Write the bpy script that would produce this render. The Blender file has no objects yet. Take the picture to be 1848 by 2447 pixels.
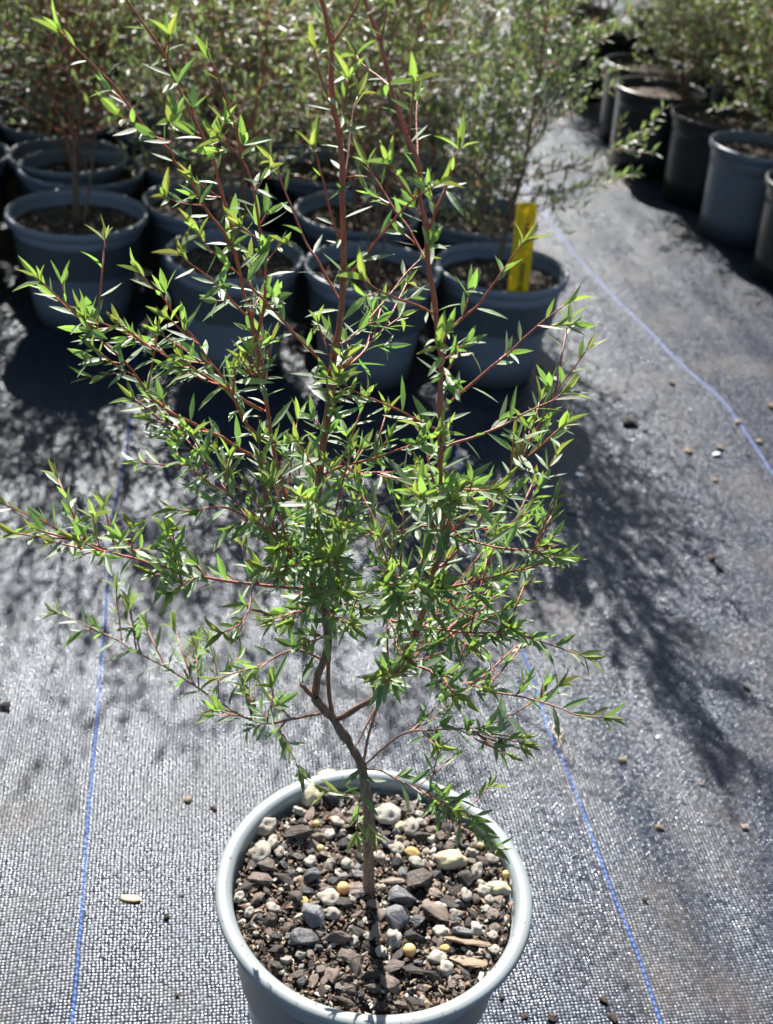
import bpy, bmesh, math, random
from mathutils import Vector, Matrix, noise
R = math.radians
S = bpy.context.scene
COL = S.collection
rng = random.Random(11)

# ------------------------------------------------------------------ camera
F_PX, PW, PH = 2829.0, 1848.0, 2447.0
PITCH, ROLL, CAM_H = 0.578, 0.099, 0.764
cp, sp = math.cos(PITCH), math.sin(PITCH)
right, fwd, up = Vector((1, 0, 0)), Vector((0, cp, -sp)), Vector((0, sp, cp))
right, up = math.cos(ROLL) * right + math.sin(ROLL) * up, math.cos(ROLL) * up - math.sin(ROLL) * right
cam = bpy.data.cameras.new('camera')
cam_o = bpy.data.objects.new('camera', cam)
COL.objects.link(cam_o)
M = Matrix.Identity(4)
for i in range(3):
    M[i][0], M[i][1], M[i][2] = right[i], up[i], -fwd[i]
M[2][3] = CAM_H
cam_o.matrix_world = M
cam.sensor_fit = 'VERTICAL'
cam.sensor_height = 24.0
cam.lens = F_PX / PH * 24.0
cam.clip_start, cam.clip_end = 0.02, 500
cam.dof.use_dof = True
cam.dof.focus_distance = 0.60
cam.dof.aperture_fstop = cam.lens / 3.3
S.camera = cam_o

# ------------------------------------------------------------------ light
SUN_EL, SUN_AZ = R(40), R(-13)          # azimuth from +Y towards +X
W = bpy.data.worlds.new('World'); S.world = W; W.use_nodes = True
_n = W.node_tree
_s = _n.nodes.new('ShaderNodeTexSky'); _s.sky_type = 'NISHITA'; _s.sun_disc = False
_s.sun_elevation, _s.sun_rotation = SUN_EL, SUN_AZ
_n.links.new(_s.outputs[0], _n.nodes['Background'].inputs[0])
_n.nodes['Background'].inputs[1].default_value = 0.05
sun = bpy.data.lights.new('sun', 'SUN'); sun.energy = 5.0; sun.angle = R(0.53); sun.color = (1, 0.965, 0.91)
sun_o = bpy.data.objects.new('sun', sun); COL.objects.link(sun_o)
sdir = Vector((math.sin(SUN_AZ) * math.cos(SUN_EL), math.cos(SUN_AZ) * math.cos(SUN_EL), math.sin(SUN_EL)))
sun_o.rotation_euler = sdir.to_track_quat('Z', 'Y').to_euler()
sun_o.location = sdir * 10
vs = S.view_settings
vs.view_transform = 'Standard'; vs.look = 'None'; vs.exposure = 1.62; vs.gamma = 1
S.cycles.max_bounces = 8; S.cycles.transparent_max_bounces = 8
S.cycles.sample_clamp_indirect = 6.0

# ------------------------------------------------------------------ helpers
def tag(o, label=None, cat=None, group=None, kind=None):
    for k, v in (('label', label), ('category', cat), ('group', group), ('kind', kind)):
        if v: o[k] = v
    return o

def link_mesh(name, me, parent=None, loc=None):
    o = bpy.data.objects.new(name, me); COL.objects.link(o)
    if parent is not None: o.parent = parent
    if loc is not None: o.location = loc
    return o

def mesh(name, verts, faces, m, smooth=True, cols=None):
    me = bpy.data.meshes.new(name)
    me.from_pydata(verts, [], faces)
    me.materials.append(m)
    if smooth: me.polygons.foreach_set('use_smooth', [True] * len(me.polygons))
    if cols is not None:
        a = me.color_attributes.new('tint', 'FLOAT_COLOR', 'POINT')
        a.data.foreach_set('color', [c for q in cols for c in q])
    me.update()
    return me

def empty(name, loc, rz=0):
    o = bpy.data.objects.new(name, None); COL.objects.link(o)
    o.location = loc; o.rotation_euler = (0, 0, rz); o.empty_display_size = 0.02
    return o

def copy_tree(o, parent=None):
    c = o.copy(); COL.objects.link(c)
    if parent is not None: c.parent = parent
    for ch in list(o.children): copy_tree(ch, c)
    return c

class MatB:
    """short-hand for node materials"""
    def __init__(s, name):
        s.m = bpy.data.materials.new(name); s.m.use_nodes = True
        s.t = s.m.node_tree; s.n = s.t.nodes; s.l = s.t.links
        s.b = s.n['Principled BSDF']; s.out = s.n['Material Output']
    def add(s, typ, **kw):
        n = s.n.new(typ)
        for k, v in kw.items(): setattr(n, k, v)
        return n
    def put(s, sock, v):
        if hasattr(v, 'is_linked') or isinstance(v, bpy.types.NodeSocket): s.l.new(v, sock)
        else: sock.default_value = v
    def math(s, op, a, b=None, c=None, clamp=False):
        n = s.add('ShaderNodeMath', operation=op, use_clamp=clamp)
        s.put(n.inputs[0], a)
        if b is not None: s.put(n.inputs[1], b)
        if c is not None: s.put(n.inputs[2], c)
        return n.outputs[0]
    def noise(s, vec, scale, detail=3, rough=.5, dim='3D'):
        n = s.add('ShaderNodeTexNoise', noise_dimensions=dim)
        s.put(n.inputs['Vector'], vec); n.inputs['Scale'].default_value = scale
        n.inputs['Detail'].default_value = detail; n.inputs['Roughness'].default_value = rough
        return n.outputs['Fac']
    def ramp(s, fac, stops):
        n = s.add('ShaderNodeValToRGB'); s.put(n.inputs[0], fac)
        e = n.color_ramp.elements
        while len(e) < len(stops): e.new(0.5)
        for i, (p, c) in enumerate(stops):
            e[i].position = p; e[i].color = (c, c, c, 1) if isinstance(c, (int, float)) else (*c, 1)
        return n.outputs[0]
    def mix(s, fac, a, b):
        n = s.add('ShaderNodeMix', data_type='RGBA')
        s.put(n.inputs[0], fac)
        for k, v in ((6, a), (7, b)):
            s.put(n.inputs[k], v if not isinstance(v, tuple) else (*v[:3], 1))
        return n.outputs[2]
    def obj(s): return s.add('ShaderNodeTexCoord').outputs['Object']
    def bump(s, h, dist, strength=1.0):
        n = s.add('ShaderNodeBump'); s.put(n.inputs['Height'], h)
        n.inputs['Distance'].default_value = dist; n.inputs['Strength'].default_value = strength
        s.l.new(n.outputs[0], s.b.inputs['Normal']); return n.outputs[0]
    def base(s, c): s.put(s.b.inputs['Base Color'], (*c, 1) if isinstance(c, tuple) else c)
    def rough(s, v): s.put(s.b.inputs['Roughness'], v)

# ------------------------------------------------------------------ materials
LINE_AZ = R(-10.6)                       # direction of the woven lines of the mat
def mat_weedmat():
    k = MatB('woven_mat')
    geo = k.add('ShaderNodeNewGeometry').outputs['Position']
    rot = k.add('ShaderNodeVectorRotate', rotation_type='Z_AXIS')
    k.put(rot.inputs['Vector'], geo); rot.inputs['Angle'].default_value = LINE_AZ  # turns the lines onto Y
    sep = k.add('ShaderNodeSeparateXYZ'); k.put(sep.inputs[0], rot.outputs[0])
    wob = k.noise(geo, 9, 2)
    u = k.math('ADD', k.math('DIVIDE', sep.outputs[0], .0029), k.math('MULTIPLY', wob, 2.2))
    v = k.math('ADD', k.math('DIVIDE', sep.outputs[1], .0025), k.math('MULTIPLY', wob, 1.5))
    iu, iv = k.math('FLOOR', u), k.math('FLOOR', v)
    fu, fv = k.math('FRACT', u), k.math('FRACT', v)
    def hump(f):                          # 0 at the edge of a tape, 1 in its middle
        a = k.math('SUBTRACT', k.math('MULTIPLY', f, 2.0), 1.0)
        return k.math('SUBTRACT', 1.0, k.math('POWER', k.math('ABSOLUTE', a), 2.5))
    wave_a = k.math('SINE', k.math('MULTIPLY', k.math('ADD', v, iu), math.pi))
    wave_b = k.math('SINE', k.math('MULTIPLY', k.math('ADD', k.math('ADD', u, iv), 1.0), math.pi))
    ha = k.math('MULTIPLY_ADD', wave_a, .55, k.math('MULTIPLY', hump(fu), .45))
    hb = k.math('MULTIPLY_ADD', wave_b, .55, k.math('MULTIPLY', hump(fv), .45))
    top = k.math('MAXIMUM', ha, hb)
    cv = k.add('ShaderNodeCombineXYZ'); k.put(cv.inputs[0], iu); k.put(cv.inputs[1], iv)
    k.put(cv.inputs[2], k.math('GREATER_THAN', ha, hb))
    wn = k.add('ShaderNodeTexWhiteNoise', noise_dimensions='3D'); k.put(wn.inputs['Vector'], cv.outputs[0])
    rs = k.add('ShaderNodeSeparateColor'); k.put(rs.inputs[0], wn.outputs['Color'])
    tilt = k.math('ADD', k.math('MULTIPLY', k.math('SUBTRACT', fu, .5), k.math('SUBTRACT', rs.outputs[0], .5)),
                  k.math('MULTIPLY', k.math('SUBTRACT', fv, .5), k.math('SUBTRACT', rs.outputs[1], .5)))
    h = k.math('MULTIPLY_ADD', tilt, 1.5, top)
    sv = k.add('ShaderNodeCombineXYZ'); k.put(sv.inputs[0], k.math('MULTIPLY', sep.outputs[0], 22.0)); k.put(sv.inputs[1], k.math('MULTIPLY', sep.outputs[1], 1.3))
    crease_band = k.ramp(k.noise(sv.outputs[0], 1.0, 4, .6), [(.36, 0), (.64, 1)])      # strips along the cloth: bright and dark of creases put into the roughness
    dirt = k.ramp(k.noise(geo, 5.5, 6, .62), [(.50, 0), (.66, 1)])
    grit = k.ramp(k.noise(geo, 260, 2, .6), [(.62, 0), (.70, 1)])
    d = k.math('MULTIPLY', dirt, k.math('MULTIPLY_ADD', grit, .5, .30))
    tape = k.mix(rs.outputs[2], (.013, .016, .024), (.032, .037, .052))
    k.base(k.mix(d, tape, (.13, .105, .08)))
    rgh = k.math('MULTIPLY_ADD', crease_band, -.10, k.math('MULTIPLY_ADD', rs.outputs[2], .20, .28))
    k.rough(k.math('MULTIPLY_ADD', d, .35, rgh))
    gap = k.ramp(top, [(.42, .12), (.74, 1)])           # occlusion in the gaps between tapes, painted as a lower specular level
    k.put(k.b.inputs['Specular IOR Level'], k.math('MULTIPLY', k.math('MULTIPLY_ADD', d, -.38, .48), k.math('MULTIPLY', gap, k.ramp(hump(fv), [(.05, .15), (.55, 1)]))))
    k.put(k.b.inputs['Specular Tint'], (.86, .93, 1.0, 1))
    k.bump(h, .00046, 1.0)
    return k.m

def mat_thread():
    k = MatB('blue_thread')
    geo = k.add('ShaderNodeNewGeometry').outputs['Position']
    sep = k.add('ShaderNodeSeparateXYZ'); k.put(sep.inputs[0], geo)
    w = k.math('SINE', k.math('MULTIPLY', sep.outputs[1], 2 * math.pi / .0054))
    k.base(k.mix(k.math('MULTIPLY', k.math('MULTIPLY_ADD', w, .5, .5, clamp=True), k.noise(geo, 60, 3), clamp=True), (.018, .055, .20), (.05, .15, .48)))
    k.rough(.5); k.b.inputs['Specular IOR Level'].default_value = .3; k.bump(w, .0004, .8)
    return k.m

def mat_plastic(name, c, speck=0.0, rough=.42, dust=.0):
    k = MatB(name); o = k.obj()
    n = k.noise(o, 14, 5, .6)
    col = k.mix(k.ramp(n, [(.35, 0), (.75, 1)]), c, tuple(min(1, x * 1.16 + .006) for x in c))
    if speck:
        sp_ = k.ramp(k.noise(o, 240, 2, .5), [(.70, 0), (.74, 1)])
        col = k.mix(k.math('MULTIPLY', sp_, speck), col, (.03, .028, .026))
    if dust:
        dz = k.ramp(k.noise(o, 38, 5, .65), [(.48, 0), (.75, 1)])
        col = k.mix(k.math('MULTIPLY', dz, dust), col, (.20, .16, .12))
    k.base(col); k.rough(k.math('MULTIPLY_ADD', n, .18, rough - .09))
    k.bump(k.noise(o, 420, 2), .00012, .5)
    return k.m

def mat_soil(name, dark):
    k = MatB(name); o = k.obj()
    n = k.noise(o, 170, 5, .7)
    k.base(k.ramp(n, [(.3, (.010, .008, .006)), (.46, (.035, .025, .018)), (.58, (.10, .075, .055)), (.70, dark)]))
    k.rough(.9); k.b.inputs['Specular IOR Level'].default_value = .25
    k.bump(k.noise(o, 130, 6, .7), .004, 1.0)
    return k.m

def mat_bark(name, c0, c1, rough=.6, streak=9):
    k = MatB(name); o = k.obj()
    mp = k.add('ShaderNodeMapping'); k.put(mp.inputs[0], o); mp.inputs['Scale'].default_value = (1, streak * .6, 2.0)
    rnd = k.add('ShaderNodeObjectInfo').outputs['Random']
    n = k.noise(mp.outputs[0], 2.6, 6, .68)
    f = k.math('ADD', k.math('MULTIPLY', n, .75), k.math('MULTIPLY_ADD', rnd, .5, -.18), clamp=True)
    k.base(k.mix(k.ramp(f, [(.22, 0), (.78, 1)]), c0, c1)); k.rough(k.math('MULTIPLY_ADD', n, -.25, rough + .12)); k.bump(n, .0018, .9)
    return k.m

def mat_stone(name, c0, c1, pit=11):
    k = MatB(name); o = k.obj()
    rnd = k.add('ShaderNodeObjectInfo').outputs['Random']
    n = k.noise(o, pit, 4, .65)
    big = k.noise(o, 2.5, 4, .6)
    f = k.math('ADD', k.math('MULTIPLY', big, .7), k.math('MULTIPLY_ADD', rnd, .6, -.2), clamp=True)
    col = k.mix(f, c0, c1)
    col = k.mix(k.ramp(n, [(.26, 1), (.38, 0)]), col, (.24, .21, .17))
    k.base(col); k.rough(.85); k.bump(n, .0009, .8)
    return k.m

def mat_crumb():
    k = MatB('crumbs'); o = k.obj()
    at = k.add('ShaderNodeVertexColor', layer_name='tint').outputs[0]
    n = k.noise(o, 500, 3, .6)
    k.base(k.mix(k.math('MULTIPLY', n, .5), at, (.02, .016, .012))); k.rough(.8); k.bump(n, .0007, .7)
    return k.m

def mat_leaf(name, old, young, old_t, young_t, rough=.56, spec=.95, trans=.39):
    k = MatB(name); o = k.obj()
    at = k.add('ShaderNodeVertexColor', layer_name='tint').outputs[0]
    sc_ = k.add('ShaderNodeSeparateColor'); k.put(sc_.inputs[0], at)
    age, var, red = sc_.outputs[0], sc_.outputs[1], sc_.outputs[2]
    n = k.noise(o, 90, 3, .55)
    v = k.math('MULTIPLY_ADD', n, .5, k.math('MULTIPLY_ADD', var, .7, .35))
    def col(a, b, rr):
        c = k.mix(age, a, b)
        hs = k.add('ShaderNodeHueSaturation'); k.put(hs.inputs['Color'], c); k.put(hs.inputs['Value'], v)
        return k.mix(red, hs.outputs[0], rr)
    k.base(col(old, young, (.14, .035, .02)))
    k.rough(k.math('MULTIPLY_ADD', n, .14, rough - .07)); k.b.inputs['Specular IOR Level'].default_value = spec
    k.bump(n, .0006, .35)
    tr = k.add('ShaderNodeBsdfTranslucent'); k.put(tr.inputs[0], col(old_t, young_t, (.35, .06, .03)))
    mx = k.add('ShaderNodeMixShader'); mx.inputs[0].default_value = trans
    k.l.new(k.b.outputs[0], mx.inputs[1]); k.l.new(tr.outputs[0], mx.inputs[2])
    k.l.new(mx.outputs[0], k.out.inputs[0])
    return k.m

def mat_stem(name):
    k = MatB(name); o = k.obj()
    at = k.add('ShaderNodeVertexColor', layer_name='tint').outputs[0]
    sc_ = k.add('ShaderNodeSeparateColor'); k.put(sc_.inputs[0], at)
    mp = k.add('ShaderNodeMapping'); k.put(mp.inputs[0], o); mp.inputs['Scale'].default_value = (1, 1, .16)
    n = k.noise(mp.outputs[0], 700, 5, .7)
    bark = k.ramp(n, [(.34, (.050, .030, .020)), (.52, (.15, .095, .064)), (.68, (.28, .21, .155))])
    young = k.mix(n, (.25, .048, .028), (.45, .145, .08))
    k.base(k.mix(sc_.outputs[0], bark, young)); k.rough(.42); k.bump(n, .0008, .7)
    return k.m

MAT = dict(
    mat=mat_weedmat(), thread=mat_thread(),
    grey=mat_plastic('pale_grey_plastic', (.205, .228, .235), speck=.75, rough=.34, dust=.22),
    slate=mat_plastic('slate_plastic', (.125, .150, .185), speck=.2, dust=.25),
    black=mat_plastic('black_plastic', (.018, .018, .020), dust=.14, rough=.36),
    soil=mat_soil('soil', (.16, .13, .10)), soil_grey=mat_soil('grey_soil', (.40, .34, .29)),
    bark=mat_bark('bark', (.022, .016, .013), (.27, .205, .165)),
    char=mat_bark('charcoal', (.014, .014, .015), (.22, .215, .22), rough=.42, streak=5),
    wood=mat_bark('pale_wood', (.12, .075, .045), (.38, .28, .19), streak=12),
    pum=mat_stone('pumice', (.24, .21, .17), (.46, .43, .36)),
    cream=mat_stone('cream_pumice', (.42, .36, .22), (.54, .48, .33)),
    ochre=mat_stone('ochre_stone', (.34, .22, .08), (.52, .36, .15)),
    crumb=mat_crumb(), stem=mat_stem('stem'),
    leaf=mat_leaf('leaf', (.150, .220, .120), (.175, .25, .075), (.16, .34, .06), (.34, .56, .08)),
    far_leaf=mat_leaf('shrub_leaf', (.145, .185, .125), (.175, .215, .105), (.20, .30, .09), (.33, .43, .09), rough=.47, spec=.9, trans=.38),
)
def simple(name, c, rough=.5, **kw):
    k = MatB(name); o = k.obj(); n = k.noise(o, 300, 3)
    k.base(k.mix(n, tuple(x * .75 for x in c), tuple(min(1, x * 1.2) for x in c))); k.rough(rough)
    for a, b in kw.items(): k.b.inputs[a.replace('_', ' ')].default_value = b
    return k.m
MAT['prill'] = simple('amber_bead', (.50, .36, .15), .35, Subsurface_Weight=.25)
MAT['tag'] = simple('yellow_plastic', (.82, .64, .015), .4)
_t = MAT['tag'].node_tree; _tr = _t.nodes.new('ShaderNodeBsdfTranslucent'); _tr.inputs[0].default_value = (.90, .70, .02, 1)
_mx = _t.nodes.new('ShaderNodeMixShader'); _mx.inputs[0].default_value = .45
_t.links.new(_t.nodes['Principled BSDF'].outputs[0], _mx.inputs[1]); _t.links.new(_tr.outputs[0], _mx.inputs[2])
_t.links.new(_mx.outputs[0], _t.nodes['Material Output'].inputs[0])
MAT['ink'] = simple('black_ink', (.015, .014, .012), .6)
MAT['clod'] = mat_bark('clod', (.016, .012, .010), (.07, .045, .032), rough=.9, streak=1)
MAT['tan'] = mat_stone('tan_stone', (.16, .11, .07), (.30, .23, .16))
MAT['husk'] = simple('husk', (.62, .46, .24), .5)
MAT['white_chip'] = simple('white_chip', (.74, .74, .76), .5)

# ------------------------------------------------------------------ the ground: one woven mat
def ground_h(x, y):
    a = LINE_AZ
    u = x * math.cos(a) - y * math.sin(a); v = x * math.sin(a) + y * math.cos(a)
    near = max(.45, min(1.5, 2.6 - 1.6 * y))
    h = near * (.0017 * noise.noise((u * 16, v * 1.4, 3.1)) + .0009 * noise.noise((u * 36, v * 2.4, 7.7))) + .003 * noise.noise((u * 3, v * 2.2, 1.3))
    fade = 1.0 if y < 4 else max(0, 1 - (y - 4) / 3)
    return h * fade - .0035

def axis(a, b, step, far):
    c = [a + i * step for i in range(int((b - a) / step) + 1)]
    lo, hi, s = a, c[-1], step
    pre, post = [], []
    while s < far:
        s *= 1.7; lo -= s; hi += s; pre.insert(0, lo); post.append(hi)
    return pre + c + post
gx, gy = axis(-1.0, 1.25, .014, 30), axis(.30, 3.2, .02, 30)
gv = [(x, y, ground_h(x, y)) for y in gy for x in gx]
nx = len(gx)
gf = [(j * nx + i, j * nx + i + 1, (j + 1) * nx + i + 1, (j + 1) * nx + i) for j in range(len(gy) - 1) for i in range(nx - 1)]
mat_o = link_mesh('weed_mat', mesh('weed_mat', gv, gf, MAT['mat']))
tag(mat_o, 'black woven weed mat covering the ground', None, None, 'structure')

def catmull(pts, n):
    out = []
    P = [Vector(p) for p in pts]
    P = [2 * P[0] - P[1]] + P + [2 * P[-1] - P[-2]]
    for i in range(1, len(P) - 2):
        for k in range(n):
            t = k / n
            a, b, c, d = P[i - 1], P[i], P[i + 1], P[i + 2]
            out.append(.5 * ((2 * b) + (c - a) * t + (2 * a - 5 * b + 4 * c - d) * t * t + (3 * b - a - 3 * c + d) * t ** 3))
    out.append(P[-2]); return out

def thread(pts, wdt):
    c = catmull([(x, y, 0) for x, y in pts], 14)
    v, f = [], []
    for i, p in enumerate(c):
        t = (c[min(i + 1, len(c) - 1)] - c[max(i - 1, 0)]).normalized(); s = Vector((t.y, -t.x, 0))
        w = wdt * (1 + .18 * math.sin(i * 2.1))
        for q, dz in ((-w, .0004), (0, .0016), (w, .0004)):
            z = p + s * q; v.append((z.x, z.y, ground_h(z.x, z.y) + dz))
        if i: b = 3 * i; f += [(b - 3, b - 2, b + 1, b), (b - 2, b - 1, b + 2, b + 1)]
    o = link_mesh('blue_thread', mesh('blue_thread', v, f, MAT['thread']), mat_o)
    o['kind'] = 'structure'
    return o
thread([(-.170, .418), (-.1826, .4837), (-.1975, .5595), (-.2235, .6831), (-.2308, .722), (-.262, .875), (-.3079, 1.1051), (-.3143, 1.1415), (-.3285, 1.2458), (-.3433, 1.3325), (-.38, 1.53), (-.42, 1.75)], .00105)
thread([(.262, .40), (.2369, .5294), (.2265, .5882), (.2104, .6571), (.1958, .7304), (.1852, .7789), (.1733, .824), (.1579, .9109), (.1447, .9947), (.1293, 1.067), (.1173, 1.119), (.0907, 1.2706), (.0784, 1.3685), (.0701, 1.4247), (.04, 1.58)], .00105)
thread([(.54, 1.0), (.52, 1.24), (.5017, 1.3649), (.489, 1.4559), (.47, 1.5624), (.4313, 1.661), (.3912, 1.7881), (.346, 1.931), (.3059, 2.0728), (.2801, 2.1863), (.23, 2.45), (.17, 2.8), (.10, 3.2)], .0013)

# ------------------------------------------------------------------ pots
def lathe(profile, n=72):
    """profile: (radius, z) from outside bottom over the lip to inside bottom, closed at radius 0 ends"""
    v, f = [], []
    for r, z in profile:
        for i in range(n):
            a = 2 * math.pi * i / n; v.append((r * math.cos(a), r * math.sin(a), z))
    for j in range(len(profile) - 1):
        for i in range(n):
            k = (i + 1) % n
            f.append((j * n + i, j * n + k, (j + 1) * n + k, (j + 1) * n + i))
    return v, f

def pot_meshes(key, m, rt, rb, h, lip, wall=.0022, n=72, band=True, skirt=.0125):
    rb_ = rt - lip
    body = [(.001, .003), (rb - .004, .003), (rb, .0)]
    for t in (.25, .5, .75): body.append((rb + (rb_ - rb) * t * .97, h * t))
    if band: body += [(rb + (rb_ - rb) * .80, h * .800), (rb + (rb_ - rb) * .80 + .0012, h * .806)]
    body += [(rb_ + .0004, h - .012), (rb_ - wall, h - .012), (rb_ - wall - .004, h * .55), (.001, h * .55)]
    rim = [(rb_ - .0004, h - skirt - .0006), (rt - .0014, h - skirt), (rt - .0004, h - skirt + .0012), (rt, h - .003), (rt - .0007, h - .0012),
           (rt - .0026, h), (rb_ + .0022, h - .0004), (rb_ - .0002, h - .0016), (rb_ - wall + .0006, h - .004), (rb_ - wall + .0004, h - .0135)]
    bv, bf = lathe(body, n); rv, rf = lathe(rim, n)
    return mesh(key + '_body', bv, bf, m), mesh(key + '_rim', rv, rf, m)

def soil_mesh(r, z, m, seed, amp=.004, rings=12, n=48):
    v, f = [(0, 0, z)], []
    for j in range(1, rings + 1):
        rr = r * j / rings
        for i in range(n):
            a = 2 * math.pi * i / n; x, y = rr * math.cos(a), rr * math.sin(a)
            v.append((x, y, z + amp * noise.noise((x * 60 + seed, y * 60, 2)) + amp * .6 * noise.noise((x * 140, y * 140 + seed, 5))))
    for i in range(n): f.append((0, 1 + i, 1 + (i + 1) % n))
    for j in range(rings - 1):
        for i in range(n):
            a, b = 1 + j * n + i, 1 + j * n + (i + 1) % n
            f.append((a, a + n, b + n, b))
    return mesh('potting_mix', v, f, m)

def build_pot(name, loc, m, rt, rb, h, lip, soil_z, soil_m, seed, n=72, band=True, skirt=.0125):
    t = empty(name, loc, rng.uniform(0, 6))
    b, r = pot_meshes(name, m, rt, rb, h, lip, n=n, band=band, skirt=skirt)
    link_mesh('body', b, t); link_mesh('rim', r, t)
    link_mesh('potting_mix', soil_mesh(rt - lip - .0035, soil_z, soil_m, seed), t)
    return t

POT = Vector((.0161, .4981, 0)); SOIL_Z = .1495
main_pot = build_pot('nursery_pot', POT, MAT['grey'], .1003, .072, .16, .0092, SOIL_Z - .003, MAT['soil'], 1.0, n=128, band=False, skirt=.0052)
tag(main_pot, 'pale grey nursery pot with a wide rim holding the red-stemmed shrub in front', 'pot', 'grey nursery pots')

# ------------------------------------------------------------------ leaves and stems
LEAF_T = (0.0, .16, .42, .72, 1.0)
LEAF_W = (.10, .62, 1.0, .66, .0)
def frame_of(d):
    a = Vector((0, 0, 1)) if abs(d.z) < .92 else Vector((0, 1, 0))
    s = d.cross(a).normalized(); return s, s.cross(d).normalized()

class Leaves:
    def __init__(s): s.v, s.f, s.c = [], [], []
    def leaf(s, p, d, nrm, L, w, tint, curl=0.0, fold=.30):
        """p base, d direction, nrm upper-face normal; blade is folded along its midrib and bends by curl"""
        side = d.cross(nrm).normalized(); nrm = side.cross(d).normalized()
        b = len(s.v)
        pos = p.copy(); dd = d.copy(); last = 0.0
        for i, (t, ww) in enumerate(zip(LEAF_T, LEAF_W)):
            pos = pos + dd * (L * (t - last)); last = t
            dd = (dd + nrm * curl * .28).normalized()
            n2 = side.cross(dd).normalized()
            if i == 4: s.v.append(tuple(pos))
            else:
                e = side * (w * .5 * ww); lift = n2 * (w * .5 * ww * fold)
                s.v += [tuple(pos - e + lift), tuple(pos), tuple(pos + e + lift)]
        s.c += [tint] * 13
        for i in range(3):
            q = b + 3 * i
            s.f += [(q, q + 1, q + 4, q + 3), (q + 1, q + 2, q + 5, q + 4)]
        s.f += [(b + 9, b + 10, b + 12), (b + 10, b + 11, b + 12)]
    def simple(s, p, d, nrm, L, w, tint):
        side = d.cross(nrm).normalized(); nrm = side.cross(d).normalized(); b = len(s.v)
        m = p + d * (L * .45)
        s.v += [tuple(p), tuple(m - side * (w * .5) + nrm * w * .16), tuple(m), tuple(m + side * (w * .5) + nrm * w * .16), tuple(p + d * L + nrm * (L * .06))]
        s.c += [tint] * 5
        s.f += [(b, b + 2, b + 1), (b, b + 3, b + 2), (b + 1, b + 2, b + 4), (b + 2, b + 3, b + 4)]

class Tubes:
    def __init__(s): s.v, s.f, s.c = [], [], []
    def tube(s, pts, n=7, age=None, knob=0.0):
        """pts: list of (Vector, radius)"""
        b = len(s.v); m = len(pts)
        prev = None
        for i, (p, r) in enumerate(pts):
            t = (pts[min(i + 1, m - 1)][0] - pts[max(i - 1, 0)][0]).normalized()
            if prev is None: e1, e2 = frame_of(t)
            else:
                e1 = (prev - t * prev.dot(t)).normalized(); e2 = t.cross(e1)
            prev = e1
            rr = r * (1 + knob * noise.noise((p.x * 300, p.y * 300, p.z * 130)))
            g = age(p, r) if age else 1.0
            for k in range(n):
                a = 2 * math.pi * k / n
                q = p + (e1 * math.cos(a) + e2 * math.sin(a)) * rr * (1 + .6 * knob * noise.noise((k * 1.7, p.z * 60, p.x * 60)))
                s.v.append(tuple(q)); s.c.append((g, g, g, 1))
        for i in range(m - 1):
            for k in range(n):
                k2 = (k + 1) % n
                s.f.append((b + i * n + k, b + i * n + k2, b + (i + 1) * n + k2, b + (i + 1) * n + k))
        s.v.append(tuple(pts[-1][0])); s.c.append(s.c[-1]); e = len(s.v) - 1
        for k in range(n): s.f.append((b + (m - 1) * n + k, b + (m - 1) * n + (k + 1) % n, e))

def resample(pts, step):
    out = [pts[0]]; acc = 0.0
    for a, b in zip(pts, pts[1:]):
        d = (b[0] - a[0]).length
        while acc + d >= step:
            t = (step - acc) / d
            a = (a[0].lerp(b[0], t), a[1] + (b[1] - a[1]) * t); out.append(a)
            d = (b[0] - a[0]).length; acc = 0.0
        acc += d
    out.append(pts[-1]); return out

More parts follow.
